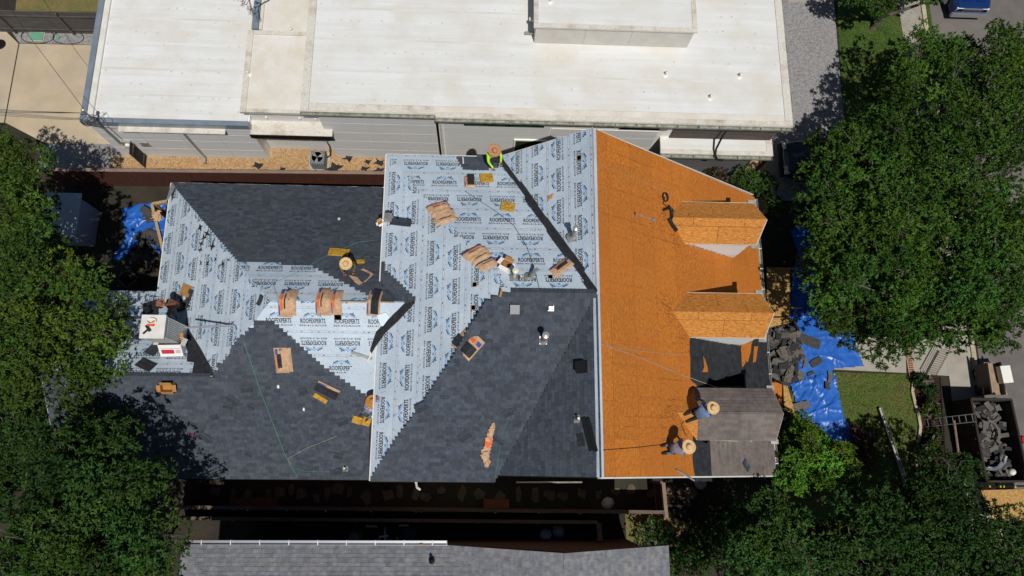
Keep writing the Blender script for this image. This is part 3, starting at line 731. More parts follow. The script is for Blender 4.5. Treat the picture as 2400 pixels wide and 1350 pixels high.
w = part('window', 1.4, 2.95, 14.46, 14.545, .3, 2.55, m_reveal); part('window_pane', 1.48, 2.88, 14.45, 14.459, .38, 2.46, m_glassg, w); part('mullion', 2.5, 2.55, 14.43, 14.449, .38, 2.46, m_darkm, w)
w = part('window', 6.0, 8.1, 14.46, 14.545, 3.9, 4.35, m_darkm); part('window_pane', 6.05, 6.9, 14.45, 14.459, 3.95, 4.3, m_glass, w); part('window_pane', 7.1, 8.05, 14.45, 14.459, 3.95, 4.3, m_glass, w)
# timber-clad bay and low patio roof at the east end
for i in range(18):
    part('cladding_board', 8.4, 13.05, 14.5, 14.552, .05+i*.25, .28+i*.25, M('grey_brown_cladding', '#5d534e', '#4c433f', scale=2, stretch=(.4, 3, 6), rough=.9, fine=.2, fscale=12))
pr = part('patio_roof', 8.0, 13.12, 13.62, 14.46, 2.95, 3.1, m_member); part('patio_roof_edge', 7.98, 13.14, 13.6, 13.82, 3.101, 3.125, m_dirty); part('patio_roof_edge', 12.85, 13.14, 13.82, 14.44, 3.101, 3.125, m_dirty)
gutter((8.0, 13.52, 3.0), (13.1, 13.52, 3.0), wb, m_gutter, w=.15, hang=.9, bracket=m_gutter)
MB().tube([(10.6, 14.3, 4.5), (10.6, 14.3, 3.9), (10.45, 13.9, 3.35), (10.45, 13.7, 3.2), (10.55, 13.5, 3.12), (10.8, 13.48, 3.08)], .05, 6).build('downspout', m_darkm, wb)
part('patio_wall', 8.3, 12.6, 14.0, 14.05, 0, 2.2, M('patio_screen', '#6a6a6c', '#565658', scale=2, stretch=(.3, 1, 8), rough=.85))
part('patio_post', 7.98, 8.1, 13.62, 13.74, 0, 2.95, m_darkm); part('patio_post', 13.0, 13.12, 13.62, 13.74, 0, 2.95, m_darkm)
# roofs
part('roof_membrane', -17.25, -10.35, 14.3, YN, 3.28, 3.36, m_member)
part('roof_cap', -17.42, -17.2, 14.2, YN, 3.2, 3.56, m_capm); part('roof_cap', -17.195, -10.25, 14.2, 14.42, 3.2, 3.56, m_capm)
part('parapet_flashing', -17.19, -16.95, 14.43, YN, 3.361, 3.46, m_white)
part('roof_membrane', -10.35, -7.75, 14.62, 18.4, 3.9, 4.12, m_member2)
part('roof_border', -10.45, -10.2, 14.55, 18.5, 4.0, 4.17, m_dirty); part('roof_border', -10.19, -7.9, 14.55, 14.72, 4.0, 4.17, m_dirty); part('roof_border', -10.19, -7.9, 18.3, 18.5, 4.0, 4.17, m_dirty)
part('roof_membrane', -10.0, -7.75, 18.55, YN, 3.9, 4.08, m_member2); part('roof_border', -10.3, -10.01, 18.55, YN, 3.9, 4.2, m_capm); part('roof_border', -9.99, -9.85, 18.55, YN, 4.08, 4.16, m_dirty)
part('roof_slab', -7.75, -2.08, 14.42, 14.5, 4.5, 4.66, m_white)
part('roof_slab', -7.75, 13.45, 14.5, YN, 4.5, 4.66, m_white); part('roof_slab', -2.05, 13.45, 14.28, 14.5, 4.5, 4.66, m_white)
part('roof_membrane', -7.4, 13.1, 14.8, YN, 4.661, 4.69, m_member)
part('roof_border', -7.75, -7.41, 14.44, YN, 4.661, 4.715, m_dirty); part('roof_border', -7.4, -2.1, 14.44, 14.79, 4.661, 4.70, m_dirty)
part('roof_border', -2.05, 13.44, 14.29, 14.52, 4.661, 4.70, m_dirty); part('roof_border', -2.05, 13.1, 14.525, 14.79, 4.661, 4.695, m_member2); part('roof_border', 13.11, 13.44, 14.525, YN, 4.661, 4.71, m_dirty)
gutter((-7.75, 14.34, 4.56), (-2.1, 14.34, 4.56), wb, m_gutter, w=.14, hang=.9, bracket=m_gutter); gutter((-2.05, 14.2, 4.56), (13.45, 14.2, 4.56), wb, m_gutter, w=.14, hang=.9, bracket=m_gutter)
part('roof_edge_pipe', 13.47, 13.52, 14.3, YN, 4.6, 4.66, m_gutter)
m_lap = M('membrane_lap', '#dadad6', '#cbc8bf', scale=1.4, stretch=(.3, 2, 1), rough=.65)
mb = MB()
for x0, x1, y0, z, st in ((-7.2, 12.9, 15.0, 4.6947, 1.52), (-16.8, -10.6, 14.9, 3.3647, 1.27)):
    y = y0
    while y < 26:
        x = x0
        while x < x1:
            if rp(0, 1) < .5 and not (1.9 < x < 9.2 and y > 17.7 and z > 4):
                c = Vector((x+rp(-.1, .1), y+rp(-.06, .06), z)); q = rp(.03, .06); mb.lathe(c, [(q, 0), (q*.8, .004), (0, .006)], n=8)
            x += rp(.3, .7)
        y += st/2
o = mb.build('fastener_plates', M('fastener_dimple', '#d2d0ca', '#c2bdb2', scale=3, rough=.7), wb); o['kind'] = 'stuff'
# membrane lap seams: wide sheets lapped a few millimetres, each its own sheet
yy = 16.3; k = 0
while yy < 26:
    part('membrane_lap', -7.39, 2.0 if 17.6 < yy < 23 else 13.09, yy, yy+.09, 4.6905, 4.6945, m_lap); yy += 1.52
yy = 15.6
while yy < 26:
    part('membrane_lap', -16.94, -10.46, yy, yy+.09, 3.3605, 3.3645, m_lap); yy += 1.27
# raised box on the roof
bx = part('rooftop_box', 2.15, 8.95, 17.98, YN, 4.692, 5.9, m_wallbox)
for j in range(5):
    for (a, b) in ((2.15, 4.3), (4.3, 6.3), (6.3, 8.95)):
        if j == 0: part('box_panel', a+.006, b-.006, 17.955, 17.981, 4.75, 5.86, m_wallbox, bx)
part('box_roof', 2.05, 9.05, 17.9, YN, 5.9, 5.96, m_member, bx); part('box_roof_edge', 2.05, 9.05, 17.9, 18.12, 5.961, 5.985, m_dirty, bx); part('box_roof_edge', 2.05, 2.25, 18.13, YN, 5.961, 5.985, m_dirty, bx); part('box_roof_edge', 8.85, 9.05, 18.13, YN, 5.961, 5.985, m_dirty, bx)
part('overflow_scupper', 1.9, 2.15, 18.7, 18.82, 5.2, 5.3, m_white, bx); part('overflow_scupper', 1.75, 2.15, 18.3, 18.4, 4.8, 4.9, m_galv, bx)
# small roof vents with their own flashing collars
def roofvent(u, v, z, i):
    p = P(u, v, z); t = MB()
    t.lathe(p, [(.13, 0), (.08, .03), (.045, .05), (.04, .2), (.055, .21), (.055, .24), (0, .25)], n=12).lathe(p+Vector((.02, .1, 0)), [(.0, .0), (.04, .01), (.035, .12), (0, .14)], n=8)
    return t.build('plumbing_vent', m_plast, wb, smooth=True)
for i, (u, v, z) in enumerate([(1560, 176, 4.69), (1733, 180, 4.69), (1664, 230, 4.69), (1290, 4, 5.96), (684, 74, 4.12), (583, 174, 4.12), (246, 272, 3.4)]): roofvent(u, v, z, i)
# utility meter group and service mast at the west corner
sm = thing('service_mast', 'grey service mast and looped power cables at the white roof corner', 'power mast', P(255, 310, 2))
pm = P(232, 283, 3.5); MB().tube([pm+Vector((0, -.15, -2)), pm+Vector((0, -.15, 1.2))], .045, 8).lathe(pm+Vector((0, -.15, 1.2)), [(.09, 0), (.07, .12), (0, .16)], n=10).build('mast', m_galv, sm)
mb = MB()
for i in range(6):
    c = pm+Vector((rp(-.3, .5), rp(-.6, -.2), rp(.3, 1))); r = rp(.15, .35)
    mb.tube([c+Vector((math.cos(q)*r, math.sin(q)*r*.8, nz(q, i)*.2)) for q in [j*.45 for j in range(13)]], .012, 4)
mb.build('cable_loops', m_roped, sm)
mb = MB()
for i in range(3): mb.tube([pm+Vector((0, -.15, 1)), pm+Vector((-3, -.1+i*.05, .75)), pm+Vector((-8, .0+i*.1, 1.0))], .012, 4)
mb.tube([pm+Vector((0, -.1, 1.1)), pm+Vector((-3, 3.5, 1.0)), pm+Vector((-7, 9, 1.6))], .01, 4)
mb.build('service_cable', m_roped, sm)
mt = thing('electric_meters', 'two grey electric meter boxes on the panel wall near the roof corner', 'meter box', (-16.3, 14.2, 0))
MB().bb(-16.55, -16.1, 14.1, 14.33, 1.1, 1.75).build('meter_cabinet', m_galv, mt); MB().lathe((-16.3, 14.1, 1.5), [(.12, 0), (.12, .1), (0, .13)], Vector((0, -1, 0)), n=14).build('meter_dial', m_plast, mt)
MB().bb(-15.75, -15.4, 14.15, 14.33, 1.2, 1.6).build('meter_cabinet', m_galv, mt); MB().tube([(-16.4, 14.2, 1.75), (-16.4, 14.2, 3.4)], .03, 6).build('conduit', m_galv, mt)
# dark utility hatch/gate leaning beside the wall
gt = thing('side_gate', 'dark timber gate standing open between grey wall and brown fence', 'gate', P(360, 385, 0))
a, b = P(342, 395, 0), P(345, 345, 0)
for i in range(9):
    p = a.lerp(b, (i+.5)/9); MB().box(p+Vector((0, 0, .85)), (.03, .105, 1.7), None).build('gate_board', M('dark_gate', '#3d3a35', '#2f2d29', scale=3, rough=.9, fine=.2), gt)
for z in (.3, 1.4): MB().box(a.lerp(b, .5)+Vector((.035, 0, z)), (.035, (b-a).length, .1)).build('gate_rail', m_fgrey, gt)

for o in list(wb.children):
    if o.name.split('.')[0] in ('wall', 'wall_panel', 'window', 'siding_board', 'corner_trim', 'downspout', 'downspout_shoe', 'window_hood', 'meter_box', 'wall_light', 'cladding_board'): o.location.y -= .13
# ================================================================== NEIGHBOUR HOUSE (south)
nb = thing('neighbour_house', 'neighbour house with weathered light grey shingle roof along the bottom edge', 'house', (-2, -8, 0))
NE_, NY = 6.0, -2.82
pn = Plane((-10.2, NY, NE_), (0, NY, NE_), (0, NY-5, NE_+2.1))
rxx, rzz = 2.85, 8.35
pw_ = Plane((-1.05, NY, NE_), (-1.05, -9, NE_), (rxx, NY, rzz)); pe_ = Plane((6.85, NY, NE_), (6.85, -9, NE_), (rxx, NY, rzz))
def face3(pl, pts): return [Vector((x, y, pl.z(x, y))) for x, y in pts]
hipx = -9.0
fN = face3(pn, [(-10.2, NY), (-1.05, NY), (rxx+.2, NY-5.0), (-5.2, NY-5.0)])
MB().prism(fN, -pn.n*.05).build('roof_deck', m_shin2, nb)
ph = Plane((-10.2, NY, NE_), (-10.2, -12, NE_), (-5.2, NY-5.0, NE_+2.1)); MB().prism(face3(ph, [(-10.2, NY), (-5.2, NY-5), (-5.2, -14), (-10.2, -14)]), -ph.n*.05).build('roof_deck', m_shin2, nb)
MB().prism(face3(pw_, [(-1.05, NY), (rxx, NY), (rxx, -13), (-1.05, -13)]), -pw_.n*.05).build('roof_deck', m_shin2, nb)
MB().prism(face3(pe_, [(6.85, NY), (rxx, NY), (rxx, -13), (6.85, -13)]), -pe_.n*.05).build('roof_deck', m_shin2, nb)
tabs = shingle_tabs(pn, [pn.to2(p) for p in face3(pn, [(-10.2, NY), (-1.0, NY), (1.5, NY-3.5), (-6.9, NY-3.3)])], base=.004, amp=.13, expo=.15)
tabs += shingle_tabs(ph, [ph.to2(p) for p in face3(ph, [(-10.2, NY), (-6.9, NY-3.3), (-6.9, NY-3.6), (-10.2, NY-3.6)])], base=.004, amp=.13, expo=.15)
tabs += shingle_tabs(pw_, [pw_.to2(p) for p in face3(pw_, [(-1.05, NY), (rxx, NY), (rxx, -5.6), (-1.05, -5.6)])], base=.004, amp=.13, expo=.15)
tabs += shingle_tabs(pe_, [pe_.to2(p) for p in face3(pe_, [(6.85, NY), (rxx, NY), (rxx, -5.6), (6.85, -5.6)])], base=.004, amp=.13, expo=.15)
tabs = [t for t in tabs if t[0].to3((t[1]+t[2])/2, t[3]).y > -6]
lay_shingles(tabs, nb, m_shin2, 300)
MB().bb(-9.8, 6.5, -13, NY-.35, 0, NE_-.05).build('wall', m_brickw, nb)
MB().prism([Vector((-.9, NY-.34, NE_-.1)), Vector((rxx, NY-.34, rzz-.1)), Vector((6.6, NY-.34, NE_-.1))], (0, -.1, 0)).build('gable_wall', m_brickw, nb)
MB().tube([Vector((-1.05, NY-.01, NE_-.06)), Vector((rxx, NY-.01, rzz-.06)), Vector((6.85, NY-.01, NE_-.06))], .05, 4).build('rake_board', m_darkm, nb)
gutter((-10.05, NY+.07, NE_-.02), (-1.05, NY+.07, NE_-.02), nb, m_alum, w=.14, hang=.95)
gutter((6.95, NY-1.2, NE_-.02), (6.95, -6.5, NE_-.02), nb, m_alum, w=.13, hang=.6)
MB().lathe(P(1012, 1315, 6.3), [(.11, 0), (.055, .03), (.05, .3), (.03, .31)], n=12).build('plumbing_vent', m_blackv, nb)
# dry leaves in the gutter
lv = thing('gutter_leaves', 'clump of dry brown leaves lying in the neighbour gutter', 'leaves', P(970, 1279, 6))
for u in (962, 985, 991):
    c = P(u, 1280, 5.98); mb = MB()
    for i in range(22):
        a = Vector((rp(-.12, .12), rp(-.05, .05), rp(0, .05))); q = rp(0, 6.3); e = Vector((math.cos(q), math.sin(q), rp(-.3, .3)))*.05; f = Vector((-math.sin(q), math.cos(q), rp(-.3, .3)))*.025
        mb.poly([c+a-e, c+a+f, c+a+e, c+a-f], [(0, 1, 2, 3)])
    mb.build('leaf_clump', M('dry_leaf', '#7a4a22', '#94653a', scale=20, rough=.9), lv)

# ================================================================== FENCES
def fence(name, label, a, b, h, bw, mb_, mcap, capw=.12, post=2.4, cat='fence', gap=.004, capz=.03, side=-1, postmat=None, rails=True, boards=True):
    a, b = Vector(a), Vector(b); d = (b-a); L = d.length; d.normalize(); s = Vector((d.y, -d.x, 0)); t = thing(name, label, cat, a)
    n = int(L/bw) if boards else 0
    o0 = None
    for i in range(n):
        p = d*(bw*(i+.5)); z = h-.02+rp(-.012, .012)
        if o0 is None:
            o0 = MB().box(a+d*(bw*.5)+Vector((0, 0, h/2-.01)), (bw-gap, .018, h-.02), (d, s, Vector((0, 0, 1)))).build('board', mb_, t); first = o0.location.copy()
        else:
            c = o0.copy(); C.objects.link(c); c.parent = t; c.location = d*(bw*i)+Vector((0, 0, rp(-.01, .0)))+s*rp(-.004, .004)
    k = max(2, int(L/post)+1)
    for i in range(k):
        p = a+d*(L*i/(k-1)); MB().box(p-s*.07*side+Vector((0, 0, h/2)), (.09, .09, h), (d, s, Vector((0, 0, 1)))).build('post', postmat or mcap, t)
    if rails:
        for z in (.35, h-.3): MB().box((a+b)/2-s*.04*side+Vector((0, 0, z)), (L, .04, .09), (d, s, Vector((0, 0, 1)))).build('rail', mcap, t)
    nc = max(1, int(L/3.0))
    for i in range(nc):
        p0, p1 = a+d*(L*i/nc+.002), a+d*(L*(i+1)/nc-.002)
        MB().box((p0+p1)/2+Vector((0, 0, h+capz/2+rp(0, .004))), ((p1-p0).length, capw, capz), (d, s, Vector((0, 0, 1)))).build('cap_board', mcap, t)
    return t
fence('wooden_fence', 'reddish brown board fence with pale cap beside the tan gravel', (-19.8, 12.62, 0), (-3.0, 12.86, 0), 1.9, .14, m_fence, m_fcap, capw=.15, side=1)
fence('wooden_fence', 'weathered grey board fence behind the concrete driveway corner', (-26, 20.6, 0), (-17.6, 20.7, 0), 1.75, .14, m_fgrey, m_fgrey, capw=.05, side=-1)
fence('wooden_fence', 'dark board fence with small round lights in the shaded gap beside the house', (-12.4, -1.82, 0), (7.8, -1.95, 0), 1.8, .14, m_fence, m_fdark, capw=.14)
fence('wooden_fence', 'dark board fence in the shaded gap nearest the neighbour house', (-12.4, -2.25, 0), (5.0, -2.36, 0), 1.75, .14, m_fence, m_fdark, capw=.14)
fence('wooden_fence', 'short return fence with wide cap at the east end of the gap', (7.8, -.75, 0), (7.88, -2.2, 0), 1.85, .14, m_fence, m_fcap, capw=.15, post=1.4)
fence('wooden_fence', 'short dark cross fence between the gap fence and neighbour wall', (5.05, -2.4, 0), (5.1, -3.1, 0), 1.75, .14, m_fence, m_fdark, capw=.2, post=.7)
for i, u in enumerate((580, 672, 764, 870, 975, 1161, 1263, 1358, 1455, 1554)):
    o = MB().lathe(P(u, 1195+(u-600)*.0105, 1.5), [(.05, 0), (.05, .03), (.03, .05), (0, .055)], n=10).build('fence_light', m_plast)
    tag(o, 'small round white light on the gap fence, '+['leftmost', 'second from left', 'third from left', 'fourth from left', 'fifth from left', 'fifth from right', 'fourth from right', 'third from right', 'second from right', 'rightmost'][i], 'light', 'round lights along the gap fence')

# ================================================================== THINGS ON THE ROOF
def pframe(pl, ang):
    d = Vector((math.cos(math.radians(ang)), math.sin(math.radians(ang)), 0)); d = (d-pl.n*d.dot(pl.n)).normalized()
    return d, pl.n.cross(d)
def loose(pl, u, v, ang, L, W, label, mat=None, curl=.03, name='loose_shingle', cat='shingle', group=None, lift=.03, cut=False, tint=(.8, .8, .8)):
    c = pl.hit(u, v); d, s = pframe(pl, ang); mb = MB(); n = 5
    for k, (w0, w1, hh, tt) in enumerate(((-.5, .5, 0, 1.0), (-.5, -.02, .012, .8))):
        top = []; 
        for i in range(n+1):
            t = i/n-.5; h = lift+hh+curl*(4*t*t)*(.6+.4*math.sin(u))
            top.append((c+d*(t*L)+s*(w0*W)+pl.n*h, c+d*(t*L)+s*(w1*W)+pl.n*(h+.006)))
        if cut and k == 0: top[-1] = (top[-1][0], top[-1][1]-d*L*.35)
        vs = [p for a in top for p in a]+[p-pl.n*.012 for a in top for p in a]; m = 2*(n+1)
        fs = [(2*i, 2*i+2, 2*i+3, 2*i+1) for i in range(n)]+[(2*i, 2*i+m, 2*i+2+m, 2*i+2) for i in range(n)]+[(2*i+1, 2*i+3, 2*i+3+m, 2*i+1+m) for i in range(n)]+[(0, 1, m+1, m), (2*n, 2*n+m, 2*n+1+m, 2*n+1)]
        mb.poly(vs, fs, 0, tuple(x*tt for x in tint))
    o = mb.build(name, mat or m_shin, tint=True); return tag(o, label, cat, group)
LS = [(PBS, 1088, 1022, 40, .42, .3, 'loose charcoal shingle lying flat left of the crumpled brown paper'),
      (PBS, 987, 955, 35, .42, .3, 'charcoal shingle scrap on the edge where shingles meet printed underlayment'),
      (PBS, 1190, 968, 30, .36, .24, 'small charcoal shingle scrap right above the crumpled brown paper'),
      (PBS, 1168, 1032, -35, .45, .2, 'narrow charcoal shingle scrap touching the right side of crumpled brown paper'),
      (PAW, 1328, 793, 40, .42, .3, 'loose charcoal shingle beside the valley right of the capped vent pipe'),
      (PAW, 1305, 800, 45, .4, .16, 'narrow charcoal shingle strip along the valley right of the capped pipe'),
      (PCS, 578, 910, 8, .42, .3, 'loose charcoal shingle near the green rope below the low ridge'),
      (PCS, 547, 938, -40, .45, .26, 'loose charcoal shingle left of the green rope on the lower slope'),
      (PCS, 535, 951, -20, .35, .22, 'torn charcoal shingle leaf left of the green rope'),
      (PCS, 481, 1024, -45, .5, .3, 'loose charcoal shingle at the edge of the tree shadow'),
      (PCS, 584, 1064, -35, .28, .2, 'small charcoal shingle scrap low on the slope left of the rope'),
      (PCS, 503, 977, 20, .26, .2, 'small shingle scrap above the red utility knife'),
      (PCS, 590, 952, -40, .3, .22, 'small shingle scrap beside the green rope'),
      (PCS, 787, 1105, 15, .4, .26, 'loose charcoal shingle near the eave with a thin cord end'),
      (PCS, 793, 1068, -20, .35, .26, 'dark shingle scrap above the eave near the vent pipe'),
      (PCS, 710, 917, 25, .34, .28, 'curled dark shingle scrap left of the opened bundle with foam'),
      (PCS, 802, 987, 20, .42, .3, 'loose charcoal shingle left of the worker in the patterned shirt'),
      (PDN, 343, 856, -30, .7, .42, 'flat dark shingle left of the open white carton'),
      (PDN, 360, 820, 70, .55, .45, 'dark square of felt wedged beside the chimney base'),
      (PBN, 940, 523, -8, .75, .3, 'dark ventilator strip lying at the west edge of the printed roof'),
      (PCW, 443, 700, 62, .75, .3, 'dark shingle strip leaning over the orange cardboard sheet'),
      (PCW, 425, 705, 80, .5, .12, 'narrow dark shingle offcut beside the worker in brown camouflage'),
      (PCW, 611, 704, 60, .38, .22, 'bent dark shingle scrap on printed underlayment near the low ridge'),
      (PE, 1747, 1090, -40, .45, .3, 'dark diamond shaped shingle on the old brown porch shingles'),
      (PE, 1684, 1027, 0, .45, .16, 'dark shingle strip at the step between old shingles and felt')]
for i, a in enumerate(LS): loose(*a[:6], a[6], mat=m_shin if i != 17 else m_valley)
# ragged black felt scraps scattered over the printed west slope
FS = [(472, 534, .35), (487, 548, .4), (478, 560, .38), (474, 572, .3), (499, 578, .38), (472, 587, .26), (507, 608, .24), (473, 617, .2), (488, 618, .26), (524, 620, .26), (538, 610, .2)]
for i, (u, v, r) in enumerate(FS):
    c = PCW.to2(PCW.hit(u, v)); n = 8; pts = []; q0 = rp(0, 6)
    for j in range(n):
        q = q0+2*math.pi*j/n; rr = r*(rp(.75, 1.1) if j % 2 else rp(.12, .4))*.62
        pts.append(PCW.to3(c[0]+math.cos(q)*rr*.9, c[1]+math.sin(q)*rr, .02+rp(0, .06)))
    o = MB().prism(pts, -PCW.n*.008).build('felt_scrap', m_felt)
    tag(o, 'ragged black felt scrap on the printed west slope, '+['topmost', 'second from top', 'third from top', 'fourth from top', 'right of the fourth', 'left middle one', 'small one among the lower prints', 'lowest on the left', 'low one right of the lowest left', 'rightmost low one', 'upper one of the right pair'][i], 'felt scrap', 'black felt scraps on the west slope')
# black plates painting the unlit dark of vent openings (parts of the house)
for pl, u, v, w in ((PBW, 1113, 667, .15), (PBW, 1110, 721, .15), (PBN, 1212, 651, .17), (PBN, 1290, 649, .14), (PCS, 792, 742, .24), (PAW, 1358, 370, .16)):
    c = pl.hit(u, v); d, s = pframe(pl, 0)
    o = MB().box(c+pl.n*.016, (w, w, .01), (d, s, pl.n)).build('dark_vent_plate', m_shadefelt, house)
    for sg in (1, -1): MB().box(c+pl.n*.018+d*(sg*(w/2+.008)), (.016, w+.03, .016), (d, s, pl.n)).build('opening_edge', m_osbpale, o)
# box vents, flashings and pipes (parts of the house)
def boxvent(pl, u, v, w, mat, top=None):
    c = pl.hit(u, v)+pl.n*.03; d, s = pframe(pl, 0)
    o = MB().box(c, (w*1.25, w*1.25, .012), (d, s, pl.n)).build('vent_base', mat, house)
    MB().box(c+pl.n*.09+pl.ey*.02, (w, w, .16), (d, s, pl.n)).build('vent_box', mat, o); MB().box(c+pl.n*.175+pl.ey*.02, (w*1.06, w*1.06, .012), (d, s, pl.n)).build('vent_lid', top or mat, o)
boxvent(PBS, 1206, 724, .3, m_blackv, M('vent_lid_grey', '#7b7f83', rough=.5)); boxvent(PAW, 1365, 860, .34, m_blackv); boxvent(PBN, 911, 514, .26, m_galv); boxvent(PBS, 1291, 722, .16, m_galv)
def pipe(pl, u, v, h, r, capr, mat, flash=.2, lean=(0, 0), capmat=None):
    c = pl.hit(u, v); top = c+Vector((lean[0], lean[1], h))
    o = MB().box(c+pl.n*.032, (flash*2, flash*2.2, .006), (*pframe(pl, 0), pl.n)).lathe(c+pl.n*.03, [(r*2.6, 0), (r*1.5, .1), (r*1.05, .22)], n=14).build('pipe_flashing', m_galv, house)
    MB().tube([c, top], r, 12).build('flue_pipe', mat, o)
    if capr: MB().lathe(top, [(r, -.06), (capr, -.02), (capr, .04), (0, .08)], n=18).build('flue_cap', capmat or mat, o, smooth=False)
pipe(PBN, 1205, 652, .95, .055, .1, m_plast, .14, capmat=M('cream_cap', '#d8d3b6', rough=.5)); pipe(PBN, 1239, 650, .55, .06, .0, m_galv, .14, (.25, .15)); pipe(PAW, 1341, 556, 1.0, .07, .1, m_galv, .16)
pipe(PBS, 1273, 797, .95, .06, .115, m_galv, .13); pipe(PAW, 1353, 982, .35, .04, 0, m_plast, .12); pipe(PCS, 810, 1098, .3, .035, 0, m_plast, .1)
o = MB().box(PCS.hit(848, 832)+PCS.n*.05, (.8, .1, .05), (*pframe(PCS, -22), PCS.n)).build('metal_flashing_strip', m_galv); tag(o, 'grey metal flashing piece on printed underlayment left of the upper roof edge', 'flashing')
o = MB().tube([PCS.hit(872, 815)+Vector((0, 0, .08)), PCS.hit(868, 838)+Vector((0, 0, .1)), PCS.hit(862, 846)+Vector((0, 0, .06))], .035, 8).build('pipe_offcut', m_plast); tag(o, 'white pipe offcut standing beside the valley end of the upper roof', 'pipe')
mb = MB(); d, s = pframe(PAW, -70); c = PAW.hit(1378, 1017)
for i, (o1, w) in enumerate(((0, .16), (.17, .14))): mb.box(c+s*o1+PAW.n*(.05+.02*i)+d*(.08*i), (1.1, w, .02), (d, s, PAW.n))
tag(mb.build('metal_ridge_strips', m_blackv), 'two long dark metal strips beside the main ridge on dark shingles', 'metal strip')
o = loose(PAW, 1362, 1031, 8, .25, .42, 'black square of felt left of the dark metal strips', mat=m_felt)

# ---- shingle bundles in brown paper
def puff(u, v, e=.42): return max(0, 1-abs(2*u-1)**5)**e*max(0, 1-abs(2*v-1)**5)**e
def sheetgrid(base, L, W, h, n=10, m=8, seed=0, u0=0, u1=1, v0=0, v1=1, off=0, wob=.02, tilt=0):
    vs = []
    for i in range(n+1):
        for j in range(m+1):
            a, b = u0+(u1-u0)*i/n, v0+(v1-v0)*j/m
            hh = h*puff(a, b)+wob*nz(a*4+seed, b*4, seed)*(puff(a, b) > 0)+off+tilt*b+.004
            vs.append(base((a-.5)*L, (b-.5)*W, hh))
    fs = [(i*(m+1)+j, (i+1)*(m+1)+j, (i+1)*(m+1)+j+1, i*(m+1)+j+1) for i in range(n) for j in range(m)]
    return vs, fs
def planebase(pl, u, v, ang):
    c = pl.hit(u, v); d, s = pframe(pl, ang); return lambda a, b, h: c+d*a+s*b+pl.n*(h+.03)
def drapebase(zf, c, ang):
    d = Vector((math.cos(math.radians(ang)), math.sin(math.radians(ang)))); s = Vector((-d.y, d.x))
    def f(a, b, h):
        x, y = c.x+d.x*a+s.x*b, c.y+d.y*a+s.y*b; return Vector((x, y, zf(x, y)+h+.04))
    return f
BG = 'shingle bundles in brown paper on the roof'
def bundle(base, loc, L, W, h, label, k=3, slit=True, prints=1, step=.0, open_=False, dark=.0):
    t = thing('shingle_bundle', label, 'shingle bundle', loc, BG)
    w = W/k*1.55 if k > 1 else W
    for i in range(k):
        off = (i-(k-1)/2)*(W-w)/max(1, k-1)
        b2 = (lambda a, b, hh, off=off, i=i: base(a+rp_s[i], b+off, hh+.025*i))
        rp_s = [rp(-.04, .04) for _ in range(k)]
        vs, fs = sheetgrid(b2, L*rp(.94, 1.02), w, h, seed=i+L*7, wob=.03)
        add('wrapper', vs, fs, m_paper, t, smooth=True)
        if slit and (i == 0 or i == k-1 or k == 1):
            vs, fs = sheetgrid(b2, L, w, h, n=6, m=2, u0=.25, u1=.8, v0=.42, v1=.52 if not open_ else .75, off=.012)
            add('torn_slit', vs, fs, m_felt, t)
        if prints and i < k:
            for (q0, q1, mt, u0, u1) in ((.62, .8, m_orange, .2, .75), (.84, .93, m_bprint, .05, .4), (.66, .84, m_bprint, .78, .97)):
                if rp(0, 1) < .75:
                    vs, fs = sheetgrid(b2, L, w, h, n=6, m=1, u0=u0, u1=u1, v0=q0, v1=q1, off=.008); add('wrapper_print', vs, fs, mt, t)
    if dark:
        for i in range(3):
            b2 = lambda a, b, hh, i=i: base(a, b+W*(-.5+dark*(.25+.25*i)), hh+h+.03)
            vs, fs = sheetgrid(b2, L*.98, W*dark*.27, .02, n=4, m=2, wob=.01, seed=i)
            add('shingle_strip', vs, fs, m_felt, t)
    return t
b = lambda pl, u, v, ang, *a, **k: bundle(planebase(pl, u, v, ang), pl.hit(u, v), *a, **k)
b(PBN, 1036, 503, 28, .85, .95, .1, 'fan of brown paper shingle bundles with orange print, topmost on the printed north slope', k=4)
b(PBN, 1118, 600, 42, .85, .6, .1, 'torn brown paper shingle bundle beside the white carton on the printed slope', k=3)
b(PBN, 1143, 622, 38, .7, .35, .09, 'small brown paper bundle with orange band touching the white carton', k=2)
bundle(drapebase(lambda x, y: max(rzB(x, y), PAW.z(x, y)), PBN.hit(1315, 627), 40), PBN.hit(1315, 627), .9, .4, .1, 'brown paper bundle with a long black tear lying across the dark valley', k=1, open_=True)
bundle(drapebase(rzB, PBS.hit(1095, 803), -42), PBS.hit(1095, 803), .85, .8, .1, 'opened brown paper bundle of dark shingles on the hip of the upper roof', k=1, slit=False, dark=.62)
b(PBN, 1101, 427, 92, .6, .42, .09, 'small opened bundle of dark shingles beside the yellow foam near the lime shirt worker', k=1, slit=False, dark=.8)
bundle(drapebase(rzC, PCS.hit(673, 706), 88), PCS.hit(673, 706), 1.02, .62, .1, 'brown paper bundle draped over the low ridge, leftmost of the ridge row', k=2)
bundle(drapebase(rzC, PCS.hit(758, 703), 88), PCS.hit(758, 703), 1.0, .55, .12, 'brown paper bundle with wide orange band and black tear, middle of the ridge row', k=2)
bundle(drapebase(rzC, PCS.hit(788, 703), 90), PCS.hit(788, 703), .92, .38, .1, 'plain brown paper bundle pressed against the orange banded one on the low ridge', k=1, slit=False)
bundle(drapebase(rzC, PCS.hit(876, 705), 85), PCS.hit(876, 705), .95, .48, .1, 'opened bundle of black shingles with paper peeled to the right on the low ridge', k=1, slit=False, dark=.75)
b(PCS, 665, 843, 92, 1.0, .62, .1, 'opened brown paper bundle with blue and orange print on the dark lower slope', k=2, open_=True)
b(PCS, 767, 914, -32, .9, .42, .08, 'opened bundle of dark shingles beside yellow foam on the dark lower slope', k=1, slit=False, dark=.95)
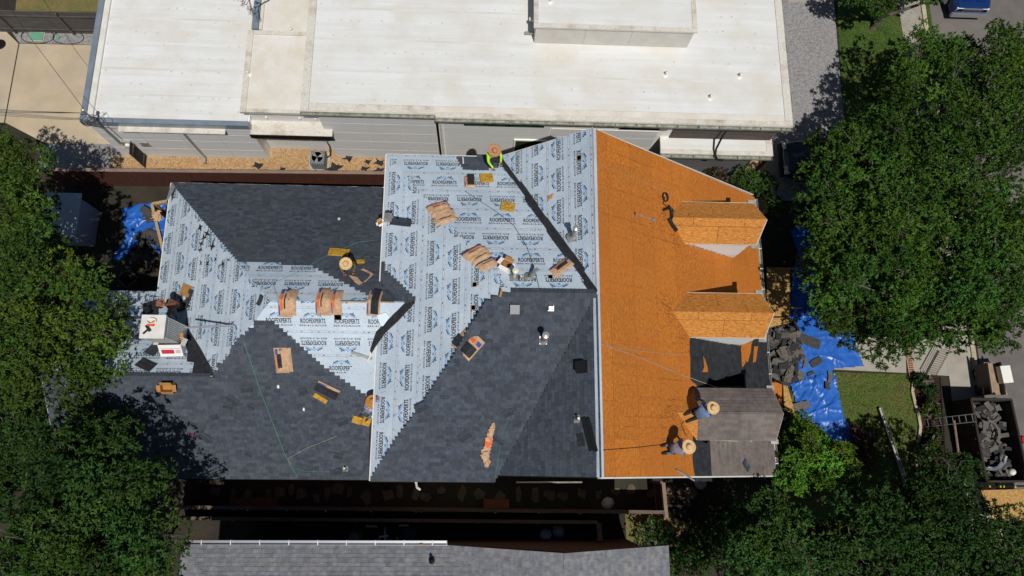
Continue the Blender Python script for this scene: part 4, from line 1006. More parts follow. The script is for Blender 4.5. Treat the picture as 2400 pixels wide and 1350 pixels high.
def flatpoly(pl, px, name, mat, label, cat, h=.03, thick=.006, group=None, wob=.02):
    pts = [pl.hit(u, v)+pl.n*(h+rp(0, wob)) for u, v in px]
    return tag(MB().prism(pts, -pl.n*thick).build(name, mat), label, cat, group)
# flattened wrapper
t = thing('paper_wrapper', 'flattened brown paper wrapper framing dark shingles beside the kneeling worker', 'wrapper', PCN.hit(845, 640))
for px, mt in (([(817, 647), (838, 652), (850, 666), (842, 671), (833, 664)], m_paper), ([(850, 664), (858, 663), (876, 645), (872, 643), (862, 655)], m_paper), ([(845, 634), (853, 632), (876, 644), (872, 648), (862, 642)], m_paper), ([(819, 645), (846, 635), (872, 647), (852, 663), (838, 652)], m_shin)):
    c = [PCN.hit(u, v)+PCN.n*(.035+rp(0, .03)+(0 if mt is m_paper else -.005)) for u, v in px]; mb = MB().prism(c, -PCN.n*.006); mb.build('paper_flap' if mt is m_paper else 'shingle_leaf', mt, t, tint=mt is m_shin)
# crumpled paper on the south slope
t = thing('crumpled_paper', 'long crumpled brown paper wrapper with red print on the dark south slope', 'paper', PBS.hit(1140, 1040))
cl = PBS.px2([(1156, 994), (1150, 1012), (1144, 1032), (1140, 1052), (1135, 1070), (1146, 1078), (1138, 1088)])
for i in range(26):
    f = rp(0, 5.99); k = int(f); a, q = cl[k], cl[k+1]; x, y = a[0]+(q[0]-a[0])*(f-k), a[1]+(q[1]-a[1])*(f-k); w = .09+.1*math.sin(f/6*3.1); pts = []
    for j in range(5):
        an = j*1.257+rp(-.4, .4); pts.append(PBS.to3(x+math.cos(an)*w*rp(.5, 1), y+math.sin(an)*w*rp(.7, 1.3), .04+rp(0, .13)))
    MB().poly(pts, [(0, 1, 2, 3, 4)]).build('paper_fold', m_orange if i == 13 else m_paper, t)
# yellow foam pads, cardboard
def pad(pl, u, v, ang, L, W, label, mat=m_foam, h=.07, name='foam_pad', cat='foam pad', grp='yellow foam kneeling pads'):
    vs = []; n, m = 8, 6; base = planebase(pl, u, v, ang)
    top, f = sheetgrid(base, L, W, 0, n, m, off=h, wob=.02, seed=u)
    for q in range(len(top)):
        if rp(0, 1) < .3: top[q] = top[q]+pl.n*rp(-.015, .008)
    bot, _ = sheetgrid(base, L, W, 0, n, m); k = len(top)
    ring = [j for j in range(m+1)]+[i*(m+1)+m for i in range(1, n+1)]+[n*(m+1)+j for j in range(m-1, -1, -1)]+[i*(m+1) for i in range(n-1, 0, -1)]
    fs = f+[(ring[i], ring[(i+1) % len(ring)], ring[(i+1) % len(ring)]+k, ring[i]+k) for i in range(len(ring))]
    return tag(add(name, top+bot, fs, mat), label, cat, grp)
pad(PBN, 1140, 420, 8, .5, .42, 'lumpy yellow foam pad next to the lime shirt worker'); pad(PBN, 1190, 487, -12, .5, .4, 'yellow foam pad beside the dark valley on the printed slope')
pad(PCN, 795, 594, -4, .78, .38, 'large yellow foam pad behind the worker kneeling on the dark north slope'); pad(PCN, 842, 616, 5, .42, .16, 'small yellow foam pad at the right hand of the worker on the north slope')
pad(PCS, 838, 982, -22, .36, .3, 'yellow foam pad left of the leg of the patterned shirt worker'); pad(PCS, 860, 985, -20, .3, .36, 'yellow foam pad right of the leg of the patterned shirt worker')
pad(PCS, 752, 931, -38, .55, .18, 'folded yellow foam strip under the opened bundle on the lower slope'); pad(PE, 1672, 984, 4, .55, .3, 'yellow foam pad under the blue shirt worker at the porch dormer')
pad(PBS, 1174, 686, 80, .25, .06, 'sliver of yellow foam at the west end of the cross ridge')
flatpoly(PCW, [(431, 664), (454, 673), (446, 698), (422, 692)], 'cardboard_sheet', m_card, 'orange brown cardboard sheet on the printed west slope near the chimney', 'cardboard')
flatpoly(PCS, [(884, 738), (904, 730), (914, 742), (898, 763), (892, 760)], 'white_board', M('pale_blue_board', '#cfe0e6', rough=.4), 'pale blue white board sheet beside the dark valley of the upper roof', 'board', h=.06)
flatpoly(PCN, [(403, 428), (412, 440), (395, 470), (388, 478)], 'metal_flashing', m_galv, 'grey metal flashing on the northwest roof corner', 'flashing', h=.03)
flatpoly(PAW, [(1286, 462), (1300, 455), (1296, 466), (1288, 470)], 'glove', M('orange_glove', '#c98a3a', rough=.9), 'orange and black glove on the printed slope near the north gable', 'glove', h=.06)
# boards and blade tools in the valley
def stick(pl, u0, v0, u1, v1, w, h, mat, name, label, cat, lift=.05):
    a, q = pl.hit(u0, v0), pl.hit(u1, v1); d = (q-a); L = d.length; d.normalize(); s = pl.n.cross(d)
    return tag(MB().box((a+q)/2+pl.n*(lift+h/2), (L, w, h), (d, s, pl.n)).build(name, mat), label, cat)
stick(PAW, 1206, 461, 1255, 522, .07, .04, m_wood, 'wood_strip', 'slim wooden strip lying along the upper valley', 'lumber')
stick(PAW, 1240, 490, 1262, 524, .22, .012, m_galv, 'metal_sheet', 'narrow metal sheet beside the wooden strip in the valley', 'sheet metal', .09)
stick(PCS, 800, 705, 858, 706, .05, .05, m_wood, 'wood_strip', 'wooden strip on the low ridge between the paper bundles', 'lumber', .05)
stick(PCS, 892, 706, 924, 707, .05, .05, m_wood, 'wood_strip', 'wooden strip end right of the black opened bundle on the low ridge', 'lumber', .05)
stick(PBN, 1085, 372, 1086, 386, .05, .04, m_white, 'trim_offcut', 'short white trim offcut at the north eave near the new shingles', 'trim')
a, q = PCW.hit(432, 768), PCW.hit(550, 763); a.z = max(a.z, q.z)-.1; a = P(432, 768, q.z+.05)
tag(MB().tube([a, q+Vector((0, 0, .06))], .035, 8).build('steel_pole', m_steel), 'long shiny steel pole lying from the chimney onto the printed slope', 'pole')
tag(MB().tube([PE.hit(1582, 1101)+PE.n*.06, PE.hit(1624, 1126)+PE.n*.06], .035, 6).build('metal_bar', m_galv), 'white and grey metal bar at the southern edge of the orange sheathing', 'metal bar')

# ---- cartons
def carton(u, v, z, ang, sx, sy, sz, label, mats, tip=(0, 0), openq=True, pl=None, red=False):
    c = P(u, v, z) if pl is None else pl.hit(u, v)+pl.n*.03; up = (pl.n+Vector((tip[0], tip[1], 0))).normalized()
    d = Vector((math.cos(math.radians(ang)), math.sin(math.radians(ang)), 0)); d = (d-up*d.dot(up)).normalized(); s = up.cross(d)
    t = thing('carton', label, 'carton', c)
    mo, mi = mats
    for sg, ax, L, oth in ((-1, s, sx, sy), (1, s, sx, sy)):
        MB().box(c+ax*(sg*oth/2)+up*(sz/2), (sx, .012, sz), (d, s, up)).build('side', mo, t)
        MB().box(c+ax*(sg*(oth/2-.008))+up*(sz/2), (sx-.03, .004, sz-.02), (d, s, up)).build('inner_side', mi, t)
    for sg in (-1, 1):
        MB().box(c+d*(sg*sx/2)+up*(sz/2), (.012, sy-.014, sz), (d, s, up)).build('side', mo, t)
        MB().box(c+d*(sg*(sx/2-.012))+up*(sz/2), (.006, sy-.03, sz-.02), (d, s, up)).build('inner_side', mi, t)
    MB().box(c+up*.01, (sx-.03, sy-.03, .012), (d, s, up)).build('bottom', mi, t)
    for sg, an in (((1, 70),) if red else ((1, 25), (-1, -35))):
        f = (s*sg*math.cos(math.radians(abs(an)))+up*math.sin(math.radians(an))); MB().box(c+s*(sg*sy/2)+up*sz+f*(sy*.22), (sx-.02, sy*.44, .008), (d, f, d.cross(f))).build('flap', mi if sg > 0 else mo, t)
    for sg, an in ((1, -30), (-1, 10)):
        f = (d*sg*math.cos(math.radians(abs(an)))+up*math.sin(math.radians(an))); MB().box(c+d*(sg*sx/2)+up*sz+f*(sy*.2), (sy*.4, sy-.02, .008), (f, s, f.cross(s))).build('flap', mo, t)
    if red:
        fl = -s
        lb = MB().box(c-s*(sy/2+.009)+up*(sz*.42)-d*.1, (sx*.55, .004, sz*.34), (d, s, up)); lb.build('red_label', m_redp, t)
        MB().box(c-s*(sy/2+.009)+up*(sz*.42)+d*(sx*.33), (sx*.22, .004, sz*.3), (d, s, up)).build('grey_label', M('grey_label', '#b9b2b2', rough=.6), t)
        MB().box(c-s*(sy/2+.009)+up*(sz*.68), (sx*.94, .004, .012), (d, s, up)).build('rule_line', m_redp, t)
    return t
carton(408, 828, 5.0, 4, .82, .42, .55, 'large open white carton with red label in front of the chimney', (m_whitep, m_card), red=True, pl=PDN, tip=(0, .25))
carton(1186, 632, 8.8, -35, .36, .3, .3, 'open white and brown carton beside the tall capped vent pipe', (m_whitep, m_card), pl=PBN)
carton(396, 904, 5.6, 0, .45, .3, .22, 'small brown nail carton on the shingles below the low ridge', (m_card, m_card), pl=PCS)
carton(897, 524, 6.9, 20, .22, .16, .14, 'small crushed white and brown carton by the grey box vent', (m_whitep, m_card), pl=PBW)

# ---- chimney (part of the house)
ch = MB().bb(-12.1, -11.32, 4.28, 5.06, 4.4, 6.85).build('chimney', m_chim, house)
MB().bb(-12.14, -11.28, 4.24, 5.10, 6.851, 6.93).build('chimney_cap', m_chim, ch)
MB().prism([Vector((-12.14, 4.24, 6.94)), Vector((-11.28, 4.24, 6.94)), Vector((-11.28, 5.1, 6.94)), Vector((-12.14, 5.1, 6.94))], (0, 0, .012)).build('cap_sheet', m_white, ch)
for i in range(9): MB().bb(-11.319, -11.29, 4.36+i*.072, 4.40+i*.072, 5.2, 6.7).build('louvre_rib', m_white, ch)
MB().bb(-11.318, -11.28, 4.29, 4.33, 4.9, 6.8).build('corner_trim', m_white, ch); MB().bb(-11.318, -11.28, 5.01, 5.05, 4.9, 6.8).build('corner_trim', m_white, ch)
ng = thing('nail_gun', 'orange and black nail gun with coiled white hose on the chimney top', 'nail gun', (-11.8, 4.7, 6.96))
MB().box((-11.76, 4.72, 7.02), (.2, .08, .1)).box((-11.68, 4.78, 7.0), (.08, .16, .06)).build('gun_body', m_orange, ng)
MB().box((-11.84, 4.6, 7.0), (.09, .26, .07), (Vector((.8, .6, 0)), Vector((-.6, .8, 0)), Vector((0, 0, 1)))).box((-11.92, 4.48, 6.99), (.06, .22, .05), (Vector((.7, -.7, 0)), Vector((.7, .7, 0)), Vector((0, 0, 1)))).build('gun_handle', m_blackv, ng)
MB().tube([(-11.74+.16*math.cos(q), 4.86+.1*math.sin(q), 6.97+.008*q) for q in [i*.5 for i in range(26)]], .018, 6).build('coiled_hose', m_plast, ng)

# ---- tools and hose on the sheathing
sh = thing('scraper_shovel', 'long handled roofing shovel with grey blade lying on orange sheathing', 'shovel', PE.hit(1510, 510))
a, q = PE.hit(1486, 501)+PE.n*.05, PE.hit(1524, 514)+PE.n*.05; MB().tube([a, q], .018, 6).build('handle', m_galv, sh)
d = (q-a).normalized(); s = PE.n.cross(d); MB().tube([a-s*.06, a+s*.06], .02, 6).build('grip', m_blackv, sh)
MB().prism([q, q+d*.22+s*.12, q+d*.22-s*.12], PE.n*.012).build('blade', m_galv, sh)
hn = thing('harness_and_hose', 'black safety harness with coiled air hose beside the upper dormer', 'harness', PE.hit(1572, 505))
c = PE.hit(1556, 463); d, s = pframe(PE, 0); MB().tube([c+d*(.14*math.cos(q))+s*(.18*math.sin(q))+PE.n*(.03+.004*q) for q in [i*.45 for i in range(46)]], .014, 5).build('coiled_hose', m_roped, hn)
MB().tube([c+PE.n*.05, PE.hit(1552, 478)+PE.n*.05, PE.hit(1562, 486)+PE.n*.06, PE.hit(1575, 492)+PE.n*.06, PE.hit(1584, 505)+PE.n*.05, PE.hit(1578, 515)+PE.n*.05], .014, 5).build('hose_run', m_roped, hn)
for uv, w in (([(1563, 484), (1570, 494), (1571, 508), (1567, 518)], .07), ([(1552, 493), (1562, 489), (1572, 492)], .05), ([(1564, 513), (1572, 528), (1582, 541)], .085)):
    MB().tube([PE.hit(*p)+PE.n*.07 for p in uv], w, 7).build('strap', m_blackv, hn)
mb = MB()
# ---- ropes and cords
def rope(pts, mat, r, label, name='rope', cat='rope', sag=0):
    q = []
    for i in range(len(pts)-1):
        (pl0, u0, v0), (pl1, u1, v1) = pts[i], pts[i+1]; a, e = pl0.hit(u0, v0), pl1.hit(u1, v1)
        n = max(2, int((e-a).length/.35))
        for j in range(n):
            p = a.lerp(e, j/n); p.z = max(p.z, roofz(p.x, p.y)+.035); q.append(p)
    e.z = max(e.z, roofz(e.x, e.y)+.035); q.append(e)
    return tag(MB().tube(q, r, 5).build(name, mat), label, cat)
rope([(PCS, 572, 800), (PCS, 612, 920), (PCS, 668, 1065), (PCS, 698, 1119)], m_ropeg, .009, 'green safety rope running down the dark lower slope to the eave')
rope([(PCS, 682, 1090), (PCS, 675, 1075), (PCS, 720, 1050), (PCS, 790, 1022)], m_rope, .008, 'thin tan cord curving across the lower slope from the green rope')
rope([(PCS, 690, 1098), (PCS, 720, 1105), (PCS, 775, 1105)], m_ropeg, .005, 'thin green cord along the eave ending at a loose shingle')
rope([(PCW, 650, 700), (PCN, 640, 665), (PCN, 700, 638), (PCN, 765, 600), (PCN, 840, 568), (PCN, 885, 563)], m_ropeg, .006, 'thin green rope crossing the dark north slope above the worker')
rope([(PBN, 1090, 449), (PBN, 1165, 498), (PBN, 1205, 530), (PBN, 1235, 580), (PBN, 1255, 640), (PBN, 1265, 682)], m_roped, .009, 'thin black air hose crossing the printed slope to the cross ridge', 'air_hose', 'hose')
rope([(PE, 1408, 806), (PE, 1500, 838), (PE, 1600, 880), (PE, 1690, 912)], m_rope, .012, 'pale rope stretched across the orange sheathing to the torn felt')
rope([(PE, 1410, 808), (PE, 1500, 823), (PE, 1598, 831)], m_rope, .009, 'thin pale rope above the stretched rope on orange sheathing')
rope([(PE, 1396, 384), (PE, 1470, 412), (PE, 1560, 450), (PE, 1602, 470)], m_rope, .006, 'thin pale cord from the main ridge to the upper dormer')
rope([(PE, 1412, 1055), (PE, 1480, 1050), (PE, 1572, 1040)], m_roped, .009, 'dark rope from the main ridge to the worker in the lilac shirt')
rope([(PBS, 1200, 958), (PBS, 1180, 1010), (PAW, 1170, 1060), (PAW, 1160, 1120)], m_ropeg, .005, 'thin green cord running down the south valley to the eave')
c0 = [(1600, 985), (1610, 975), (1618, 965), (1612, 956), (1604, 962), (1604, 985), (1596, 995), (1602, 1010), (1608, 1020)]
rope([(PE, u, v) for u, v in c0], m_roped, .012, 'black air hose looped on the sheathing between the two porch workers', 'air_hose', 'hose')
bk = thing('black_bucket', 'open black bucket on felt between the two porch workers', 'bucket', PE.hit(1626, 985))
c = PE.hit(1628, 992); ax = Vector((-.35, .5, .8)).normalized(); MB().lathe(c+ax*.0, [(.0, .0), (.15, .01), (.19, .34), (.2, .36), (.185, .35), (.14, .03), (0, .03)], ax, n=20).build('pail', m_blackv, bk); MB().lathe(c, [(.195, .345), (.212, .35), (.212, .37), (.195, .375)], ax, n=20).build('rim', m_rope, bk)
o = torn(PE, [(1632, 1002), (1655, 1012), (1662, 1018), (1650, 1040), (1632, 1030)], 'folded_felt', m_shadefelt, .12, None, .02, 3); tag(o, 'folded black felt flap between the bucket and the lilac shirt worker', 'felt')
o = torn(PE, [(1662, 932), (1672, 926), (1708, 960), (1705, 968), (1690, 958)], 'old_shingle_strip', m_shin3, .3, None, .01, 2); tag(o, 'lifted strip of old brown shingles in front of the blue shirt worker', 'shingle')

# ================================================================== PEOPLE
POSE = {
 'kneel': dict(pel=(0, -.16, .40), bel=(0, -.03, .54), che=(0, .16, .70), nec=(0, .27, .82), hd0=(0, .31, .90), hd1=(0, .35, 1.02),
               kL=(-.15, .17, .10), aL=(-.13, -.24, .09), tL=(-.13, -.40, .06), kR=(.15, .17, .10), aR=(.13, -.24, .09), tR=(.13, -.40, .06),
               sL=(-.19, .19, .73), eL=(-.27, .36, .47), hL=(-.14, .56, .17), sR=(.19, .19, .73), eR=(.28, .33, .45), hR=(.19, .54, .14)),
 'sit': dict(pel=(0, -.08, .16), bel=(0, -.04, .32), che=(0, .06, .52), nec=(0, .13, .66), hd0=(0, .16, .74), hd1=(0, .20, .86),
             kL=(-.19, .36, .40), aL=(-.17, .62, .09), tL=(-.17, .76, .05), kR=(.2, .30, .36), aR=(.22, .58, .09), tR=(.23, .72, .05),
             sL=(-.19, .07, .56), eL=(-.3, .22, .34), hL=(-.18, .46, .2), sR=(.19, .07, .56), eR=(.3, .2, .32), hR=(.15, .48, .16)),
 'bend': dict(pel=(0, -.14, .78), bel=(0, .0, .92), che=(0, .2, 1.07), nec=(0, .33, 1.17), hd0=(0, .39, 1.23), hd1=(0, .46, 1.34),
              kL=(-.14, .06, .42), aL=(-.15, -.06, .09), tL=(-.16, .10, .05), kR=(.15, .10, .42), aR=(.17, .0, .09), tR=(.18, .16, .05),
              sL=(-.2, .23, 1.09), eL=(-.26, .42, .82), hL=(-.12, .6, .55), sR=(.2, .23, 1.09), eR=(.28, .45, .85), hR=(.24, .72, .62)),
}
POSE['lean'] = dict(POSE['bend']); POSE['lean'].update(pel=(0, -.1, .62), bel=(0, -.07, .78), che=(0, .0, .98), nec=(0, .06, 1.12), hd0=(0, .09, 1.19), hd1=(0, .13, 1.31), sL=(-.2, .02, 1.02), eL=(-.27, .2, .78), hL=(-.12, .42, .56), sR=(.2, .02, 1.02), eR=(.29, .2, .76), hR=(.22, .46, .5), kL=(-.14, .2, .36), kR=(.15, .24, .36))
RAD = dict(pel=.155, bel=.145, che=.165, nec=.062, hd0=.085, hd1=.10, kL=.075, kR=.075, aL=.05, aR=.05, tL=.04, tR=.04, sL=.08, sR=.08, eL=.052, eR=.052, hL=.036, hR=.036)
EDG = [('pel', 'bel'), ('bel', 'che'), ('che', 'nec'), ('nec', 'hd0'), ('hd0', 'hd1'), ('pel', 'kL'), ('kL', 'aL'), ('aL', 'tL'), ('pel', 'kR'), ('kR', 'aR'), ('aR', 'tR'), ('che', 'sL'), ('sL', 'eL'), ('eL', 'hL'), ('che', 'sR'), ('sR', 'eR'), ('eR', 'hR')]
def person(hat_uv, pose, head, label, shirt, trousers, hatcol, hatr=.24, shoes=None, tiltx=0.0, zf=roofz):
    J = {k: Vector(v) for k, v in POSE[pose].items()}
    ch_, sh_ = math.cos(math.radians(head-90)), math.sin(math.radians(head-90))
    rot = lambda v: Vector((v.x*ch_-v.y*sh_, v.x*sh_+v.y*ch_, v.z))
    J = {k: rot(v) for k, v in J.items()}
    x, y = 0, 0; z = 8
    for _ in range(12):
        p = P(*hat_uv, z+J['hd1'].z+.08); x, y = p.x-J['hd1'].x, p.y-J['hd1'].y; z = zf(x, y)+.035
    base = Vector((x, y, z))
    for k in J:
        w = max(0, min(1, 1.15-J[k].z/.75)); gx = zf(x+J[k].x, y+J[k].y)+.035-z
        J[k] = base+J[k]+Vector((0, 0, gx*w))
    names = list(J); me = bpy.data.meshes.new('b'); me.from_pydata([J[k]-base for k in names], [(names.index(a), names.index(c)) for a, c in EDG], [])
    ob = bpy.data.objects.new('b', me); C.objects.link(ob); md = ob.modifiers.new('s', 'SKIN'); md.use_smooth_shade = True
    for i, k in enumerate(names):
        me.skin_vertices[0].data[i].radius = (RAD[k], RAD[k]*(.8 if k in ('pel', 'bel', 'che') else 1)); me.skin_vertices[0].data[i].use_root = (k == 'pel')
    ob.modifiers.new('d', 'SUBSURF').levels = 2
    bm_ = bpy.data.meshes.new_from_object(ob.evaluated_get(bpy.context.evaluated_depsgraph_get())); bpy.data.objects.remove(ob)
    vs = [v.co.copy()+base for v in bm_.vertices]; fs = [tuple(p.vertices) for p in bm_.polygons]; mi = []
    seg = {0: [('pel', 'bel'), ('bel', 'che'), ('che', 'nec'), ('che', 'sL'), ('sL', 'eL'), ('che', 'sR'), ('sR', 'eR'), ('eL', 'hL'), ('eR', 'hR')], 1: [('pel', 'kL'), ('kL', 'aL'), ('pel', 'kR'), ('kR', 'aR')], 2: [('nec', 'hd0'), ('hd0', 'hd1'), ('hL', 'hL'), ('hR', 'hR')], 3: [('aL', 'tL'), ('aR', 'tR')]}
    def dseg(p, a, c):
        a, c = J[a], J[c]; d = c-a; l = d.length_squared
        t = 0 if l < 1e-9 else max(0, min(1, (p-a).dot(d)/l)); return (p-a-d*t).length
    for f in fs:
        p = sum((vs[i] for i in f), Vector())/len(f)
        mi.append(min(((dseg(p, a, c)-(.03 if (k == 2 and a == c) else 0), k) for k, l in seg.items() for a, c in l))[1])
    mb = MB(); mb.v = vs; mb.f = fs; mb.m = mi; mb.t = [(1, 1, 1)]*len(vs)
    # hands: five separate bent fingers rooted in the palm
    for h, e, sg in (('hL', 'eL', 1), ('hR', 'eR', -1)):
        d = (J[h]-J[e]).normalized(); sd = d.cross(Vector((0, 0, 1))).normalized(); dn = sd.cross(d)
        for i in range(5):
            o_ = (i-2)*.019; l = (.05, .075, .082, .076, .06)[i]
            if i == 0:
                r0 = J[h]+sd*(-.035*sg); mb.tube([r0, r0+d*.03-sd*(.035*sg), r0+d*.06-sd*(.03*sg)-dn*.015], [.011, .0105, .008], 6, 2)
            else:
                r0 = J[h]+d*.03+sd*(o_*sg); mb.tube([r0, r0+d*l*.5, r0+d*l*.85-dn*.02, r0+d*l-dn*.045], [.01, .0095, .009, .007], 6, 2)
    # face: nose, ears
    hd = J['hd1']; fwd = rot(Vector((0, .8, -.6))).normalized(); rt = rot(Vector((1, 0, 0)))
    mb.lathe(hd+fwd*.085-Vector((0, 0, .0)), [(.02, 0), (.012, .02), (0, .028)], fwd, n=6, mi=2)
    for sg in (1, -1): mb.lathe(hd+rt*(sg*.095), [(.03, -.01), (.02, .015), (0, .02)], rt*sg, n=7, mi=2)
    t = thing('person', label, 'person', base)
    mb.build('body', [shirt, trousers, m_skin, shoes or M('work_boot', '#3c2b20', rough=.8)], t, smooth=True)
    up = (Vector((0, 0, 1))+fwd*.18+Vector((tiltx, 0, 0))).normalized(); hb = hd+up*.055
    H_ = MB(); n = 28; prof = [(.0, .115), (.045, .118), (.08, .1), (.095, .05), (.1, .012), (hatr*.55, .0), (hatr*.85, .004), (hatr, .02), (hatr*.99, .012), (hatr*.55, -.008), (.1, 0)]
    H_.lathe(hb, prof, up, n=n)
    for i, v in enumerate(H_.v):
        rad = (v-hb-up*((v-hb).dot(up))); 
        if rad.length > .12: H_.v[i] = v+up*(.02*math.sin(math.atan2(rad.dot(rt), rad.dot(fwd))*2+1)*(rad.length/hatr))
    H_.build('hat', hatcol, t, smooth=True); MB().lathe(hb, [(.101, .006), (.103, .012), (.099, .035), (.095, .036)], up, n=20).build('hat_band', m_band, t)
    return t
m_lime = M('lime_shirt', '#b4e83c', '#a3d832', scale=6, rough=.8, bump=.3, bscale=9); m_jean = M('blue_jeans', '#5f7487', '#4c6074', scale=6, rough=.9, fine=.15); m_darkp = M('dark_trousers', '#22242a', rough=.9)
person((1159, 352), 'lean', -58, 'person in lime shirt and wide straw hat bending over the upper north eave', m_lime, m_darkp, M('tan_hat', '#b98a63', '#a5764e', scale=22, rough=.9, fine=.12), .25)
person((810, 617), 'kneel', -75, 'person in olive shirt and wide straw hat kneeling on the dark north slope', M('olive_shirt', '#6b5a2f', '#4d4022', scale=8, rough=.9), m_jean, m_straw, .235)
person((377, 711), 'kneel', 195, 'person in brown camouflage shirt and patterned hat kneeling beside the chimney', M('brown_camo', '#4a2f22', '#7d5238', scale=12, rough=.9), m_darkp, M('camo_hat', '#a5705a', '#5c3428', scale=14, rough=.9), .19)
person((872, 941), 'kneel', 48, 'person in lilac patterned shirt and straw hat kneeling below the upper roof edge', M('patterned_shirt', '#b9a9b4', '#5e5a7a', scale=22, rough=.9, lo=.45, hi=.55), m_jean, M('orange_straw', '#c58a3a', '#a8702a', scale=20, rough=.9), .25)
person((1671, 956), 'kneel', 25, 'person in blue shirt and straw hat kneeling at the old brown dormer', M('blue_shirt', '#6d86a8', '#54698a', scale=8, rough=.9), m_darkp, m_straw, .23, zf=lambda x, y: max(roofz(x, y), 7.08-.62*abs(y-1.8) if 7.2 < x < 10.9 else 0))
person((1614, 1047), 'kneel', 8, 'person in grey lilac shirt and wide straw hat crouching on orange sheathing', M('lilac_shirt', '#8a8794', '#74717f', scale=8, rough=.9), m_jean, m_straw, .245)

# ================================================================== THINGS ON THE GROUND
def tarp(px, label, z0=.05, res=.055, amp=.06, seed=0.0, fold=(1.2, .4)):
    pts = [P(u, v, z0) for u, v in px]; poly = [(p.x, p.y) for p in pts]
    x0, x1 = min(p[0] for p in poly), max(p[0] for p in poly); y0, y1 = min(p[1] for p in poly), max(p[1] for p in poly)
    nx, ny = int((x1-x0)/res)+2, int((y1-y0)/res)+2; idx = {}; vs = []; fs = []
    rs = random.Random(int(seed*10)); cr_ = []
    for _ in range(int(26*(x1-x0)*(y1-y0)/14)+8):
        q = rs.gauss(.9, .7); cr_.append((rs.uniform(x0, x1), rs.uniform(y0, y1), math.cos(q), math.sin(q), rs.uniform(.4, 1.5), rs.uniform(.02, .055), rs.uniform(.5, 1.3)*amp*.9, rs.uniform(-.25, .25)))
    def hz(x, y):
        a = nz(x*fold[0]+seed, y*fold[1]+seed, seed)*2; r = (1-abs(nz(x*1.3+a*1.3+seed, y*.9+seed*2, 1.3)*2))**4
        h = .45*amp*r+.16*amp*nz(x*5, y*5, seed)
        for cx, cy, dx, dy, L, w, hh, bend in cr_:          # pulled creases
            t = (x-cx)*dx+(y-cy)*dy; n_ = -(x-cx)*dy+(y-cy)*dx-bend*t*t/L
            if abs(t) < L and abs(n_) < w*3: h += hh*math.exp(-(n_/w)**2)*(1-(t/L)**2)
        for g_, v_ in ((.92, x+.08*y), (1.07, y-.08*x)):      # sharp folds left from packing
            q = abs((v_/g_) % 1-.5)*g_; h += .012*math.exp(-(q/.02)**2)
        return z0+max(-.02, h)
    def vid(i, j):
        if (i, j) not in idx: x, y = x0+i*res, y0+j*res; idx[(i, j)] = len(vs); vs.append((x, y, hz(x, y)))
        return idx[(i, j)]
    for i in range(nx):
        for j in range(ny):
            if inpoly(x0+(i+.5)*res, y0+(j+.5)*res, poly): fs.append((vid(i, j), vid(i+1, j), vid(i+1, j+1), vid(i, j+1)))
    return tag(add('tarp', vs, fs, m_tarp, smooth=True), label, 'tarp')
tarp([(1846, 758), (1862, 751), (1905, 757), (1935, 776), (1960, 785), (1998, 778), (2003, 800), (2024, 858), (1955, 864), (1945, 875), (1952, 902), (1870, 893), (1858, 800)], 'crumpled bright blue tarp on the front walk beside the shingle debris pile', .075, seed=1.3)
tarp([(1852, 900), (1945, 872), (1957, 878), (1968, 935), (1980, 985), (1996, 1005), (1993, 1040), (1965, 1043), (1925, 1010), (1890, 990), (1875, 975), (1862, 930)], 'wrinkled bright blue tarp on the front lawn above the bright green tree', .1, amp=.09, seed=5.1)
tarp([(1852, 540), (1880, 528), (1905, 545), (1962, 620), (1988, 700), (1978, 747), (1930, 770), (1850, 748), (1858, 640), (1870, 590)], 'blue tarp half hidden in shade under the large right hand tree', .06, seed=9.4)
tarp([(285, 490), (330, 478), (388, 474), (396, 600), (368, 592), (345, 560), (318, 575), (292, 600), (276, 614), (263, 606), (295, 560), (290, 520)], 'crumpled blue tarp in the shaded yard west of the house', .05, seed=3.7, amp=.1)
# ---- torn shingles
def scrap(c, ang, L, W, tip, mat, t=.012, ragged=True):
    up = Vector((tip[0], tip[1], 1)).normalized(); d = Vector((math.cos(ang), math.sin(ang), 0)); d = (d-up*d.dot(up)).normalized(); s = up.cross(d)
    pts = []
    for a, b in ((-.5, -.5), (0, -.5), (.5, -.5), (.5, .5), (.1, .5), (-.5, .5)):
        j = .1 if ragged else .02
        pts.append(c+d*(L*(a+rp(-j, j)))+s*(W*(b+rp(-j, j)))+up*(.03*abs(a)*rp(0, 1)))
    return MB().prism(pts, -up*t)
m_scr = [M('torn_shingle_a', '#68635d', '#57534e', scale=6, rough=.95, fine=.2, fscale=30), M('torn_shingle_b', '#474543', '#3a3938', scale=6, rough=.95, fine=.2, fscale=30), M('torn_shingle_c', '#6e675f', '#5c564f', scale=6, rough=.95, fine=.2, fscale=30), M('torn_shingle_d', '#2a2b2d', rough=.95)]
SHADE = ['mid grey', 'charcoal', 'tan grey', 'black']
mound = MB(); cpile = P(1838, 822, 0)
def pileh(x, y): r = math.hypot((x-cpile.x)/.8, (y-cpile.y)/1.35); return .42*max(0, 1-r*r)
pl_v = []; n = 14
for i in range(n+1):
    for j in range(n+1):
        x, y = cpile.x-.1+(i/n-.5)*1.7, cpile.y+(j/n-.5)*3.3; pl_v.append((x, y, .05+max(0, pileh(x, y)-.1+.1*nz(x*2, y*2))))
o = add('shingle_heap', pl_v, [(i*(n+1)+j, (i+1)*(n+1)+j, (i+1)*(n+1)+j+1, i*(n+1)+j+1) for i in range(n) for j in range(n)], m_scr[1]); tag(o, 'dark heap under the torn shingles beside the front eave', 'debris heap')
